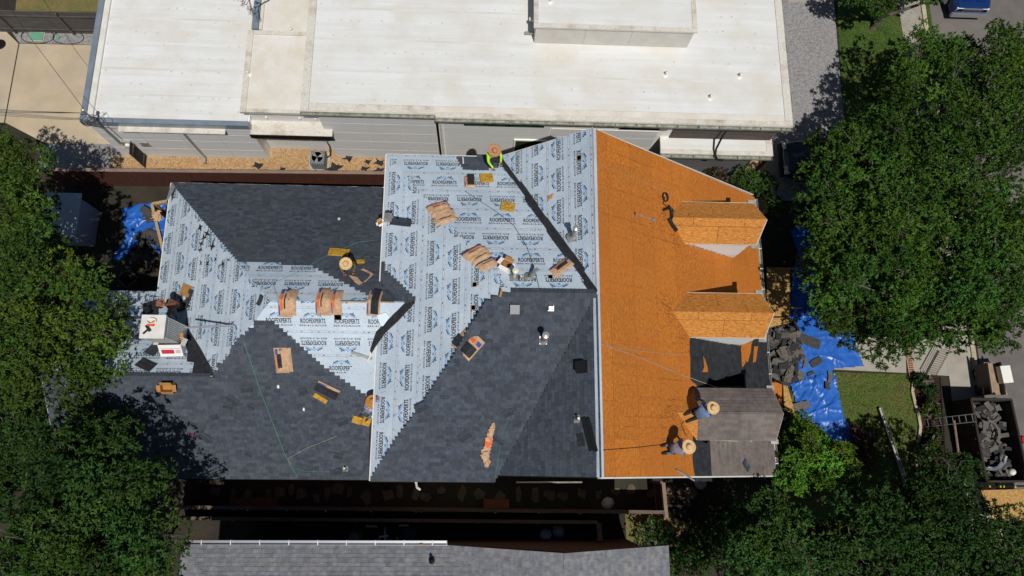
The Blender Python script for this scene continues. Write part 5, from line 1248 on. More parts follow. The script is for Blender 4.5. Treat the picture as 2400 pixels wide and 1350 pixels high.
for i in range(80):
    x, y = cpile.x+rp(-.85, .62), cpile.y+rp(-1.35, 1.3); h = pileh(x, y)
    o = scrap(Vector((x, y, h+.09+rp(0, .1))), rp(0, 6.3), rp(.25, .85), rp(.14, .32), (rp(-.28, .28)+.25*(x-cpile.x), rp(-.25, .25)+.15*(y-cpile.y)), None).build('torn_shingle', m_scr[i % 4])
    tag(o, 'torn '+SHADE[i % 4]+' shingle in the '+('upper' if y > cpile.y+.45 else 'lower' if y < cpile.y-.45 else 'middle')+' part of the debris pile beside the front eave', 'shingle', 'torn shingles in the pile by the front eave')
for (u, v, a, L, W, z, lab) in [(1896, 799, -.35, .95, .5, .16, 'large dark shingle slab on the upper bright tarp'), (1887, 850, 1.3, .5, .13, .16, 'narrow tan shingle strip standing on the front walk tarp'), (1913, 848, .5, .55, .3, .16, 'ragged dark shingle cluster on the front walk tarp'), (1879, 951, .25, .85, .32, .2, 'two tone brown shingle strip at the left edge of the lawn tarp'), (1940, 905, 1.5, .36, .24, .22, 'small dark shingle near the top of the lawn tarp'), (1968, 811, .3, .2, .16, .14, 'small dark scrap on the right part of the front walk tarp'), (1995, 811, 1.2, .14, .12, .14, 'tiny dark scrap nearest the walk on the bright tarp'), (1900, 876, .4, .35, .14, .16, 'small dark scrap at the lower edge of the front walk tarp'), (1946, 884, 1.4, .5, .2, .2, 'brown shingle strip between the two bright tarps')]:
    o = scrap(P(u, v, z), a, L, W, (rp(-.1, .1), rp(-.1, .1)), None).build('torn_shingle', m_scr[2] if 'tan' in lab or 'brown' in lab else m_scr[1]); tag(o, lab, 'shingle')
# ---- sheets of plywood
def sheet(px, z, mat, label, name='plywood_sheet', cat='plywood', thick=.02, dz=None):
    pts = [P(u, v, z if dz is None else z+dz[i]) for i, (u, v) in enumerate(px)]
    return tag(MB().prism(pts, (0, 0, -thick)).build(name, mat), label, cat)
sheet([(1797, 627), (1851, 627), (1853, 741), (1797, 741)], .9, m_osbpale, 'brown plywood sheet under the front eave beside the shaded tarp'); sheet([(1797, 745), (1853, 744), (1855, 756), (1797, 768)], .8, m_osbpale, 'narrow plywood sheet end above the shingle debris pile')
sheet([(1802, 897), (1832, 896), (1834, 965), (1802, 965)], .7, m_osb, 'orange plywood sheet between the porch eave and the lawn tarp'); sheet([(1836, 903), (1846, 905), (1862, 963), (1858, 968), (1838, 962)], .6, m_osbpale, 'pale plywood sheet leaning beside the lawn tarp')
for i, (u, v) in enumerate([(1840, 640), (1840, 730)]):
    p = P(u, v, .0); mb = MB()
    for sx in (-.3, .3):
        for sy in (-.15, .15): mb.tube([p+Vector((sx, sy, .02)), p+Vector((sx*.8, 0, .84))], .03, 4)
    mb.box(p+Vector((0, 0, .85)), (.9, .06, .06)); tag(mb.build('sawhorse', m_wood), ['wooden sawhorse under the north end of the eave plywood', 'wooden sawhorse under the south end of the eave plywood'][i], 'sawhorse')
o = MB().tube([P(1833, 900, .05), P(1833, 900, 1.8)], .04, 8).build('porch_post', m_darkm); tag(o, 'dark post beside the orange plywood at the porch', 'post')
# ---- front yard
g1 = thing('gutter_length', 'long dirty white gutter length lying across lawn and tree shadow', 'gutter', P(2095, 1055, 0))
a, q = P(2061, 957, .14), P(2132, 1160, .14); d = (q-a); L_ = d.length; d.normalize(); s = Vector((d.y, -d.x, 0)); up = Vector((0, 0, 1)); m_ = (a+q)/2
MB().box(m_, (L_, .13, .012), (d, s, up)).box(m_+s*.065+up*.05, (L_, .012, .1), (d, s, up)).box(m_-s*.065+up*.05, (L_, .012, .1), (d, s, up)).build('trough', M('dirty_white', '#b9b7b0', '#8f8d86', scale=6, rough=.5), g1); MB().box(a+up*.05, (.012, .13, .1), (d, s, up)).build('end_cap', m_white, g1)
ed = [(2176, 880), (2160, 881), (2146, 887), (2137, 900), (2135, 918), (2141, 945), (2149, 970), (2154, 1000), (2151, 1030), (2143, 1055), (2143, 1080), (2150, 1105)]
ep = [P(u, v, 0) for u, v in ed]; et = thing('bed_edging', 'curved pale concrete edging between lawn and planting bed', 'edging', ep[4])
for i in range(len(ep)-1):
    a, q = ep[i], ep[i+1]; d = (q-a); l = d.length; d.normalize(); s = Vector((d.y, -d.x, 0)); k = max(1, round(l/.33))
    for j in range(k): MB().box(a+d*(l*(j+.5)/k)+Vector((0, 0, .07)), (l/k+.004, .13, .14+.004*(j % 2)), (d, s, Vector((0, 0, 1)))).build('edging_block', m_edge, et)
def railing(a, b, h, label, sp=.11, top=m_iron, r=.011, name='iron_fence'):
    a, b = Vector(a), Vector(b); d = b-a; L = d.length; d.normalize(); t = thing(name, label, 'fence', a); n = int(L/sp); s = Vector((d.y, -d.x, 0))
    o0 = None
    for i in range(n+1):
        if o0 is None: o0 = MB().tube([a, a+Vector((0, 0, h+.08))], r, 5).build('picket', m_iron, t)
        else: c = o0.copy(); C.objects.link(c); c.parent = t; c.location = d*(sp*i)
    for z in (.12, h): MB().box((a+b)/2+Vector((0, 0, z)), (L, .035, .03 if z < h else .04), (d, s, Vector((0, 0, 1)))).build('rail', m_iron if z < h else top, t)
    return t
def dn(p): return Vector((p.x, p.y, 0))
railing(dn(P(2194, 880, 1)), dn(P(2229, 815, 1)), 1.0, 'black iron railing with tan top rail beside the front walk', top=m_railw)
railing(dn(P(2203, 885, 1)), dn(P(2216, 1078, 1)), 1.0, 'black iron picket fence along the planting bed')
railing(dn(P(1565, 1185, 1)), dn(P(1680, 1188, 1)), 1.0, 'short black iron fence over flagstones at the southeast corner', sp=.1)
ld = thing('ladder', 'aluminium ladder leaning from planting bed onto the debris container', 'ladder', P(2168, 993, 0))
a, q = P(2168, 992, .06), P(2287, 979, 1.85); d = (q-a); L_ = d.length; d.normalize(); s = Vector((0, 1, 0)); s = (s-d*s.dot(d)).normalized(); n_ = s.cross(d)
for sg in (-1, 1): MB().box((a+q)/2+s*(sg*.17), (L_, .03, .07), (d, s, n_)).build('stile', m_alum, ld)
for i in range(8): MB().tube([a+d*(L_*(i+.5)/8)-s*.17, a+d*(L_*(i+.5)/8)+s*.17], .016, 6).build('rung', m_alum, ld)
# container with debris
dp = thing('debris_container', 'dark steel debris container full of torn shingles at the street', 'container', P(2340, 1030, 0))
rim = [P(2276, 934, 1.6), P(2370, 936, 1.6), P(2412, 1128, 1.6), P(2313, 1128, 1.6)]
ctr = sum(rim, Vector())/4
for i in range(4):
    a, q = rim[i], rim[(i+1) % 4]; inw = (ctr-(a+q)/2); inw.z = 0; inw.normalize()
    MB().prism([a, q, q-Vector((0, 0, 1.5)), a-Vector((0, 0, 1.5))], inw*.05).build('side_wall', m_dump, dp)
    MB().tube([a, q], .05, 6).build('rim', m_dump, dp)
    L_ = (q-a).length
    for k in range(1, int(L_/.6)): p = a.lerp(q, k*.6/L_); MB().box(p-inw*.04-Vector((0, 0, .8)), (.08, .08, 1.4)).build('stiffener', m_dump, dp)
MB().prism([p*.999-Vector((0, 0, 1.4)) for p in rim], (0, 0, -.05)).build('floor', m_dump, dp)
hp = []; nn = 12
for i in range(nn+1):
    for j in range(nn+1):
        p = rim[0].lerp(rim[1], .05+.9*i/nn).lerp(rim[3].lerp(rim[2], .05+.9*i/nn), .03+.94*j/nn); hp.append(Vector((p.x, p.y, .95+.3*nz(p.x*1.5, p.y*1.5)-.35*(i/nn > .75))))
tag(add('rubble_fill', hp, [(i*(nn+1)+j, (i+1)*(nn+1)+j, (i+1)*(nn+1)+j+1, i*(nn+1)+j+1) for i in range(nn) for j in range(nn)], m_scr[3]), 'dark rubble filling the debris container', 'rubble')
for i in range(130):
    p = rim[0].lerp(rim[1], rp(.1, .88)).lerp(rim[3].lerp(rim[2], rp(.1, .88)), rp(.06, .95)); p.z = 1.05+.3*nz(p.x*1.5, p.y*1.5)+rp(.05, .25)
    o = scrap(p, rp(0, 6.3), rp(.15, .6), rp(.1, .3), (rp(-.3, .3), rp(-.3, .3)), None).build('torn_shingle', m_scr[i % 4]); tag(o, 'torn '+SHADE[i % 4]+' shingle lying in the '+('upper' if p.y > ctr.y+.6 else 'lower' if p.y < ctr.y-.6 else 'middle')+' part of the debris container', 'shingle', 'torn shingles in the container')
for i, (u, v, a, mt, lab) in enumerate([(2338, 1005, 1.9, m_scr[2], 'long curved tan strip lying in the middle of the debris container'), (2325, 1100, .1, m_alum, 'bright metal strip at the lower end of the debris container'), (2345, 1095, .5, m_alum, 'slanted bright metal strip near the white ball in the container')]):
    o = MB().tube([P(u, v, 1.45)+Vector((math.cos(a+.25*k)*.28*k, math.sin(a+.25*k)*.28*k, .02*k)) for k in range(-2, 3)], .06, 5).build('metal_strip', mt); tag(o, lab, 'strip')
o = MB().lathe(P(2372, 1106, 1.3), [(0, -.16), (.11, -.11), (.16, 0), (.11, .11), (0, .16)], n=16).build('white_ball', m_plast, smooth=True); tag(o, 'white ball lying at the lower end of the container', 'ball')
sheet([(2299, 1149), (2420, 1146), (2420, 1230), (2330, 1225)], .9, m_osbpale, 'pale plywood sheet below the debris container, half under the tree')
for i, u in enumerate((2320, 2345, 2353, 2380)): o = MB().lathe(P(u, 1140, 1.1), [(.0, -.05), (.05, 0), (.0, .05)], n=10).build('yellow_reflector', M('yellow_reflector', '#d8c62f', rough=.3)); tag(o, ['yellow reflector on the container tail bar, leftmost', 'second yellow reflector on the container tail bar', 'third yellow reflector on the container tail bar', 'yellow reflector on the container tail bar, rightmost'][i], 'reflector')
tag(MB().tube([P(2308, 1141, 1.08), P(2400, 1139, 1.08)], .04, 6).build('tail_bar', m_darkm), 'dark tail bar behind the debris container', 'bar')
tr = thing('flatbed_trailer', 'small flatbed trailer with dark side wall and pale bed beside the container', 'trailer', P(2330, 890, 0))
bd = [P(2306, 853, .75), P(2337, 850, .75), P(2362, 926, .75), P(2306, 924, .75)]
MB().prism(bd, (0, 0, -.08)).build('bed', M('pale_bed', '#a08a72', '#8c765f', scale=4, rough=.9, fine=.15), tr)
a, q = P(2303, 853, .75), P(2303, 926, .75); MB().bb(a.x-.1, a.x-.03, q.y, a.y, .3, 1.15).build('side_wall', m_darkm, tr)
for y in (a.y-.4, q.y+.3):
    w = MB().lathe((a.x+.02, y, .3), [(.12, -.09), (.28, -.09), (.3, -.04), (.3, .04), (.28, .09), (.12, .09)], Vector((1, 0, 0)), n=18).build('tyre', m_rubber, tr); MB().lathe((a.x+.02, y, .3), [(0, -.06), (.13, -.07), (.13, .07), (0, .06)], Vector((1, 0, 0)), n=14).build('rim', m_alum, w)
for i in range(3): MB().box(P(2312+i*4, 885, .82+.03*i), (.06, 1.4, .04)).build('stake', m_wood, tr)
MB().bb(bd[1].x-.05, bd[1].x+.02, bd[2].y, bd[1].y, .75, 1.0).build('side_wall', m_darkm, tr)
sheet([(2344, 858), (2367, 856), (2376, 896), (2353, 898)], 1.15, m_plast, 'white flat toolbox resting on the flatbed trailer', 'white_toolbox', 'toolbox', .3)
tag(MB().box(P(2398, 1030, 1.0), (.25, .35, .3)).box(P(2398, 1030, 1.2), (.18, .22, .12)).build('fuel_can', M('red_plastic', '#c0101f', rough=.4)), 'red plastic fuel can at the right edge beside the container', 'fuel can')
tag(MB().tube([P(2236, 985, .9), P(2246, 1058, .9), P(2240, 1066, .9)], .05, 6).build('wooden_handrail', m_fcap), 'weathered wooden rail under the ladder beside the container', 'rail')
# ---- north side
ac = thing('air_conditioner', 'grey air conditioner unit with round fan on the tan gravel', 'air conditioner', P(752, 383, 0)); c = P(752, 384, 0)
MB().box(c+Vector((-.05, .08, .05)), (1.0, .95, .1)).build('concrete_pad', m_edge, ac)
MB().box(c+Vector((0, 0, .45)), (.66, .66, .68)).build('cabinet', M('ac_grey', '#6c7078', rough=.5), ac)
for k in range(6): MB().box(c+Vector((-.26+k*.105, -.338, .45)), (.05, .015, .6)).build('grille_slat', M('ac_pale', '#8e9299', rough=.5), ac)
MB().lathe(c+Vector((0, 0, .795)), [(.3, 0), (.3, .02), (.27, .02), (.27, 0)], n=24).build('fan_ring', MATS['ac_pale'], ac); MB().lathe(c+Vector((0, 0, .793)), [(0, 0), (.27, 0)], n=24).build('fan_well_shade', m_shadefelt, ac)  # flat black disc paints the shade inside the fan well
for k in range(3):
    q = k*2.09+.4; MB().prism([c+Vector((0, 0, .81))]+[c+Vector((math.cos(q+e)*r, math.sin(q+e)*r, .80+.02*e)) for e, r in ((-.35, .24), (0, .26), (.35, .24))], (0, 0, .006)).build('fan_blade', m_galv, ac)
MB().tube([c+Vector((.33, .2, .3)), c+Vector((.5, .3, .35)), c+Vector((.55, .55, .8)), c+Vector((.45, .7, 1.0))], .03, 6).build('refrigerant_line', m_roped, ac)
FSN = [(604, 388, .5, 'torn black felt beside the low grey wall on tan gravel'), (661, 397, .3, 'narrow black felt sliver against the brown fence cap'), (786, 394, .7, 'ragged black felt in front of the air conditioner'), (817, 371, .45, 'curved black felt scrap against the grey wall right of the air conditioner'), (862, 379, .35, 'dark roof vent lid on tan gravel near the upper roof corner'), (856, 396, .45, 'black vent with round hole against the brown fence'), (890, 381, .5, 'bent black felt under the upper roof corner'), (888, 399, .5, 'ragged black felt draped on the brown fence end')]
for u, v, r, lab in FSN:
    c = P(u, v, .1 if v < 390 else .3); pts = []
    for j in range(9): q = j*.698+rp(-.2, .2); rr = r*(rp(.7, 1.1) if j % 2 else rp(.3, .6))*.62; pts.append(c+Vector((math.cos(q)*rr*1.2, math.sin(q)*rr*.7, rp(-.03, .08))))
    tag(MB().prism(pts, (0, 0, -.02)).build('felt_scrap', m_felt), lab, 'felt scrap')
ub = thing('utility_box', 'green rectangular utility box lid in the gravel under the grey fence', 'utility box', P(88, 87, 0)); c = P(88, 87, .0); MB().box(c+Vector((0, 0, .05)), (.62, .4, .1)).build('lid', M('utility_green', '#5f9a80', rough=.6), ub); MB().box(c+Vector((0, 0, .03)), (.72, .5, .06)).build('collar', m_edge, ub)
tag(MB().lathe(P(137, 89, 0), [(0, .08), (.09, .08), (.1, 0)], n=16).build('utility_marker', MATS['utility_green']), 'small round green utility cap beside the rectangular green lid', 'utility cap')
for i, (u, v, rr, lab) in enumerate([(88, 85, .8, 'black cable loop around the green utility lid'), (160, 88, .75, 'black cable loop around the small green utility cap')]):
    c = P(u, v, .04); tag(MB().tube([c+Vector((math.cos(q)*rr*(1.0), math.sin(q)*rr*.5, .02*math.sin(q*3))) for q in [k*.35 for k in range(20)]], .018, 5).build('cable_loop', m_roped), lab, 'cable')
tag(MB().lathe(P(0, 104, .03), [(0, .012), (.26, .012), (.28, 0)], n=24).build('manhole_cover', m_iron), 'dark round cover in the concrete driveway at the left edge', 'manhole cover')
br = thing('bare_branch', 'bare reddish brown branch hanging over the white roof at the top', 'branch', P(600, 0, 6)); mb = MB()
def twig(p, d, r, n, l):
    q = p+d*l; mb.tube([p, p.lerp(q, .5)+Vector((rp(-.04, .04), rp(-.04, .04), rp(-.05, .05))), q], [r, r*.85, r*.7], 5, cap=False)
    if n:
        for k in range(2 if n < 4 else 3): e = (d+Vector((rp(-.8, .8), rp(-.8, .8), rp(-.4, .4)))).normalized(); twig(q, e, r*.68, n-1, l*rp(.6, .9))
twig(P(610, -30, 6.2), Vector((-.75, -.6, -.1)).normalized(), .04, 5, .42); mb.build('twigs', M('red_bark', '#5c3528', rough=.9), br)
# ---- west yard
fr = thing('pergola_frame', 'pale timber frame beside the west eave above the blue tarp', 'timber frame', P(372, 540, 0))
for a, q in ((P(357, 479, 2.4), P(392, 472, 2.4)), (P(357, 479, 2.45), P(386, 598, 2.45))):
    d = (q-a); l = d.length; d.normalize(); s = Vector((d.y, -d.x, 0)); MB().box((a+q)/2, (l, .12, .14), (d, s, Vector((0, 0, 1)))).build('beam', m_wood, fr)
    for p in (a+d*.1, q-d*.1): MB().box(Vector((p.x, p.y, 1.16)), (.11, .11, 2.32)).build('post', m_wood, fr)
pc = P(370, 508, 2.55); t = thing('crumpled_cardboard', 'crumpled brown cardboard lying on the pale timber frame', 'cardboard', pc)
for i in range(9): MB().poly([pc+Vector((rp(-.3, .3), rp(-.28, .28), rp(0, .2))) for _ in range(4)], [(0, 1, 2, 3)]).build('cardboard_fold', m_paper, t)
tag(MB().bb(pc.x+.35, pc.x+.6, pc.y-.5, pc.y-.1, 2.3, 2.36).build('white_board', m_white), 'white board on the pale timber frame next to the eave', 'board')
sd = thing('garden_shed', 'pale blue grey garden shed corner showing beside the left tree', 'shed', P(165, 500, 0)); c = P(160, 505, 2.0)
MB().bb(c.x-1.2, c.x+.25, c.y-.8, c.y+.9, 0, 1.9).build('wall', M('shed_blue', '#8e9aa6', rough=.7), sd); MB().bb(c.x-1.35, c.x+.4, c.y-.95, c.y+1.05, 1.9, 2.0).build('roof', M('shed_roof', '#a2acb6', rough=.6), sd)
bxd = thing('wooden_planter', 'dark square wooden planter in the shaded west yard', 'planter', P(303, 655, 0)); c = P(303, 655, .2)
for ax_, sx, sy in ((Vector((.7, .7, 0)), .35, 0), (Vector((-.7, .7, 0)), .35, 0)):
    o2 = Vector((-ax_.y, ax_.x, 0))
    for sg in (1, -1): MB().box(c+o2*(sg*.33), (.72, .06, .4), (ax_, o2, Vector((0, 0, 1)))).build('side_plank', m_fgrey, bxd)
# ---- shaded gap: flagstones, pool pump pipes, bins
fl = thing('flagstone_path', 'row of irregular flagstones in the shaded gap beside the house', 'path', P(1000, 1165, 0))
u = 505
while u < 1660:
    c = P(u, rp(1146, 1168), .03+rp(0, .01)); pts = []; rx, ry = rp(.14, .36), rp(.2, .42); q0 = rp(0, 1); k = random.choice((4, 5, 5, 6))
    for j in range(k): q = q0+j*6.283/k+rp(-.35, .35); pts.append(c+Vector((math.cos(q)*rx*rp(.8, 1.15), math.sin(q)*ry*rp(.8, 1.1), 0)))
    u += rp(22, 52)
    MB().prism(pts, (0, 0, -.05)).build('flagstone', m_stone, fl)
pp = thing('pool_equipment', 'white pool pipes and pump in the dark gap by the neighbour wall', 'pool equipment', P(910, 1245, 0))
def pipex(pts): MB().tube([P(u, v, z) for u, v, z in pts], .045, 6).build('pipe', m_plast, pp)
pipex([(858, 1233, .6), (885, 1234, .6)]); pipex([(902, 1236, .3), (902, 1256, .7), (904, 1270, .7), (928, 1270, .7), (932, 1258, .3)]); pipex([(935, 1232, .6), (958, 1231, .6)]); pipex([(890, 1272, .7), (890, 1258, .7), (910, 1256, .7)])
MB().lathe(P(838, 1257, .0), [(0, .9), (.2, .88), (.3, .7), (.3, .05), (.26, 0)], n=16).build('filter_tank', M('tank_grey', '#6d6a66', rough=.5), pp); MB().bb(*(lambda c: (c.x-.25, c.x+.25, c.y-.3, c.y+.3))(P(960, 1255, .4)), 0, .5).build('pump_box', M('pump_blue', '#38404e', rough=.6), pp)
tag(MB().box(P(595, 1178, .35), (1.9, .35, .5)).build('brown_bench', M('bench_brown', '#7a4a2c', '#6a3d24', scale=3, stretch=(.6, 6, 1), rough=.8)), 'long brown bench against the shaded gap fence, left', 'bench'); tag(MB().box(P(1163, 1180, .4), (1.1, .35, .6)).build('brown_box', MATS['bench_brown']), 'brown wooden box against the shaded gap fence, middle', 'box')
for i, (u, v, lab) in enumerate([(1425, 1180, 'white cloth bundle on the ground at the gap fence'), (1310, 1245, 'pale plastic bag in the dark corner by the neighbour wall'), (1280, 1255, 'long pale plastic wrap in the dark corner by the neighbour wall')]):
    c = P(u, v, .15); vs = []
    for a in range(7):
        for b_ in range(9): th, ph_ = a/6*1.57, b_/8*6.283; r = .28*(1+.35*nz(math.cos(ph_)*2+i, math.sin(ph_)*2, th*2)); vs.append(c+Vector((r*math.cos(ph_)*math.cos(th), r*math.sin(ph_)*math.cos(th), .3*math.sin(th)-.14)))
    tag(add('plastic_bag', vs, [(a*9+b_, a*9+b_+1, (a+1)*9+b_+1, (a+1)*9+b_) for a in range(6) for b_ in range(8)], M('bag_white', '#c9c9cc', rough=.5), smooth=True), lab, 'bag')
tag(MB().tube([P(1210, 1131, 3.0), P(1364, 1130, 3.0)], .035, 6).build('white_pipe', m_galv), 'long white pipe under the south eave edge', 'pipe')
tag(MB().tube([P(975, 1130, 3.2), P(977, 1142, 2.6), P(984, 1147, 2.4)], .05, 6).build('downspout_elbow', m_plast), 'cream downspout elbow under the south eave', 'downspout')
tag(MB().lathe(P(1640, 1132, .2), [(.25, 0), (.28, .1), (.25, .2), (0, .2)], n=16).build('round_planter', M('planter_grey', '#8a8f95', rough=.6)), 'grey round planter on the flagstones at the southeast corner', 'planter')
# ---- small litter on the roof
for i, (pl, u, v, mt, lab) in enumerate([(PCN, 795, 515, m_plast, 'small white cap lying on the upper north shingles'), (PCS, 713, 958, m_plast, 'small white paper scrap on the lower shingles'), (PCS, 653, 905, m_plast, 'white scrap near the green rope on the lower shingles'), (PE, 1758, 1032, m_plast, 'white cup on the old brown porch shingles')]):
    c = pl.hit(u, v)+pl.n*.03; pts = [c+pl.ex*(.07*math.cos(q))*rp(.5, 1)+pl.ey*(.09*math.sin(q))*rp(.6, 1) for q in [k*1.05 for k in range(6)]]; tag(MB().prism(pts, pl.n*.03).build('litter', mt), lab, 'litter')
tag(MB().box(PCS.hit(453, 1019)+PCS.n*.05, (.16, .035, .03), (*pframe(PCS, -25), PCS.n)).box(PCS.hit(448, 1015)+PCS.n*.05, (.1, .02, .01), (*pframe(PCS, -25), PCS.n)).build('utility_knife', M('red_knife', '#d0203a', rough=.4)), 'red utility knife on dark shingles at the edge of tree shadow', 'knife')

# ================================================================== VEHICLES
def vehicle(name, label, cat, loc, rz, paint, pickup=False, L=4.6, W=1.85):
    """local: x = forward"""
    t = thing(name, label, cat, loc); t.rotation_euler = (0, 0, rz)
    cs, sn = math.cos(rz), math.sin(rz)
    hw = W/2
    if pickup: st = [(-L/2, .5, .95, hw*.94), (-L/2+.05, .42, 1.02, hw), (-.35, .4, 1.04, hw), (L/2-1.7, .4, 1.06, hw), (L/2-.5, .42, 1.08, hw*.98), (L/2-.12, .42, 1.02, hw*.93), (L/2, .5, .9, hw*.86)]
    else: st = [(-L/2, .45, .85, hw*.9), (-L/2+.15, .35, .98, hw), (-1.0, .3, 1.02, hw), (L/2-1.6, .3, 1.02, hw), (L/2-.6, .32, .98, hw*.97), (L/2-.15, .36, .88, hw*.88), (L/2, .42, .72, hw*.74)]
    def ring(x, zl, zh, w): return [(x, -w, zl), (x, -w*1.0, (zl+zh)/2), (x, -w*.97, zh-.08), (x, -w*.86, zh), (x, 0, zh+.02), (x, w*.86, zh), (x, w*.97, zh-.08), (x, w, (zl+zh)/2), (x, w, zl)]
    vs = []; fs = []
    for s_ in st: vs += ring(*s_)
    n = 9
    for i in range(len(st)-1):
        for j in range(n-1): fs.append((i*n+j, i*n+j+1, (i+1)*n+j+1, (i+1)*n+j))
        fs.append((i*n+n-1, i*n, (i+1)*n, (i+1)*n+n-1))
    fs += [tuple(range(n)), tuple((len(st)-1)*n+j for j in range(n-1, -1, -1))]
    def lo(nm, v, f, mt, par=t, sm=False):
        o = bpy.data.objects.new(nm, mesh_data(nm, v, f, mt, None, sm)); return link(o, par)
    body = lo('body', vs, fs, paint, sm=False)
    x0, x1, x2, x3 = (-.75, -.6, 1.0, 1.75) if pickup else (-L/2+.15, -L/2+.6, .35, 1.15)
    zt, zb = (1.72, 1.04) if pickup else (1.6, 1.0)
    wb_, wt = hw*.93, hw*.76
    cab = [(x0, -wb_, zb), (x3, -wb_, zb), (x3, wb_, zb), (x0, wb_, zb), (x1, -wt, zt), (x2, -wt, zt), (x2, wt, zt), (x1, wt, zt)]
    c_ = lo('cabin', cab, [(0, 3, 2, 1), (4, 5, 6, 7), (0, 1, 5, 4), (2, 3, 7, 6), (1, 2, 6, 5), (0, 4, 7, 3)], m_glass)
    lo('roof_panel', [(x1-.03, -wt-.02, zt+.005), (x2+.03, -wt-.02, zt+.005), (x2+.03, wt+.02, zt+.005), (x1-.03, wt+.02, zt+.005), (x1+.1, -wt*.8, zt+.05), (x2-.1, -wt*.8, zt+.05), (x2-.1, wt*.8, zt+.05), (x1+.1, wt*.8, zt+.05)], [(0, 1, 5, 4), (1, 2, 6, 5), (2, 3, 7, 6), (3, 0, 4, 7), (4, 5, 6, 7)], paint)
    def boxm(nm, c, s_, mt, par=t):
        m_b = MB().box(c, s_); return lo(nm, m_b.v, m_b.f, mt, par)
    for sy in (-1, 1):
        for xw in (x1, x2): m_b = MB().tube([(xw+(x3-x2 if xw == x2 else x0-x1), sy*wb_, zb), (xw, sy*wt, zt)], .04, 5); lo('pillar', m_b.v, m_b.f, paint)
        for xx in (-L/2+.9, L/2-.9):
            m_b = MB().lathe((xx, sy*(hw-.1), .36), [(.2, -.11), (.33, -.11), (.36, -.06), (.36, .06), (.33, .11), (.2, .11)], Vector((0, 1, 0)), n=20); w = lo('wheel', m_b.v, m_b.f, m_rubber)
            m_b = MB().lathe((xx, sy*(hw-.1), .36), [(0, -.08), (.21, -.1), (.21, .1), (0, .08)], Vector((0, 1, 0)), n=16); lo('rim', m_b.v, m_b.f, m_alum, w)
        boxm('headlight', (L/2-.1, sy*hw*.68, .84 if pickup else .74), (.2, .36, .2), M('headlight_lens', '#cfd6da', rough=.1)); boxm('wing_mirror', (x2+.45, sy*(hw+.12), 1.12), (.14, .24, .18), paint)
        boxm('tail_light', (-L/2-.005, sy*hw*.8, .85), (.03, .18, .22), M('tail_lens', '#7a0d12', rough=.2))
    boxm('front_bumper', (L/2+.04, 0, .48), (.16, W*.92, .22), m_alum if pickup else m_blackv); g_ = boxm('grille', (L/2+.005, 0, .82 if pickup else .66), (.05, W*.5, .28 if pickup else .16), m_alum)
    for k in range(3): boxm('grille_bar', (L/2+.035, 0, (.74 if pickup else .6)+.07*k), (.03, W*.48, .018), m_blackv, g_)
    boxm('badge', (L/2+.04, 0, .83 if pickup else .67), (.02, .2, .07), M('badge_blue', '#1d3f8a', rough=.3), g_)
    if pickup:
        boxm('cargo_bed', (-L/4-.55, 0, 1.045), (L/2-1.0, W*.8, .01), m_blackv)
        boxm('hood_ridge', (L/2-.95, .35, 1.1), (1.2, .5, .03), paint); boxm('hood_ridge', (L/2-.95, -.35, 1.1), (1.2, .5, .03), paint)
    else:
        for sy in (-1, 1): boxm('roof_rail', (-.3, sy*wt*.85, zt+.07), (1.8, .04, .04), m_darkm)
    return t
m_blk = M('black_car_paint', '#0d1016', rough=.18, spec=.7, metal=.2); m_blu = M('blue_truck_paint', '#1c3c78', rough=.2, spec=.7, metal=.4)
c = P(1836, 372, .7); vehicle('parked_car', 'black car in shade on the gravel drive under the right tree', 'car', (c.x+2.3, c.y, .02), math.pi, m_blk)
c = P(2275, 30, .7); vehicle('pickup_truck', 'blue pickup truck with chrome grille at the top right corner', 'pickup truck', (c.x, c.y+2.9, .01), -math.pi/2, m_blu, True, 5.7, 2.0)

for i, (u, v) in enumerate([(345, 505), (352, 545), (335, 560), (372, 560), (325, 600), (350, 612), (300, 640)]):
    for k in range(3):
        o = scrap(P(u+rp(-10, 10), v+rp(-8, 8), .15+.06*k), rp(0, 6.3), rp(.3, .7), rp(.2, .35), (rp(-.3, .3), rp(-.3, .3)), None).build('torn_shingle', m_scr[1]); tag(o, 'torn dark shingle strewn over the tarp in the shaded west yard', 'shingle', 'torn shingles in the west yard')

# ================================================================== TREES AND SHRUBS
LEAFQ = np.array([[0, 0, 0], [.45, .5, .06], [1, 0, -.08], [.45, -.5, .06]], np.float32)
def leaves(cent, axis, L, Wd, cols, seed):
    """quads: cent (n,3), axis (n,3) direction, L length, Wd width, cols (n,3)"""
    n = len(cent); r = np.random.default_rng(seed)
    ax = axis/np.maximum(np.linalg.norm(axis, axis=1, keepdims=True), 1e-6)
    rv = r.normal(size=(n, 3)); rv[:, 2] = np.abs(rv[:, 2])*1.6+.4
    sd = np.cross(ax, rv); sd /= np.maximum(np.linalg.norm(sd, axis=1, keepdims=True), 1e-6); up = np.cross(sd, ax)
    v = cent[:, None, :]+ax[:, None, :]*(LEAFQ[None, :, :1]*L[:, None, None])+sd[:, None, :]*(LEAFQ[None, :, 1:2]*Wd[:, None, None])+up[:, None, :]*(LEAFQ[None, :, 2:]*L[:, None, None])
    return v.reshape(-1, 3), np.repeat(cols, 4, axis=0)
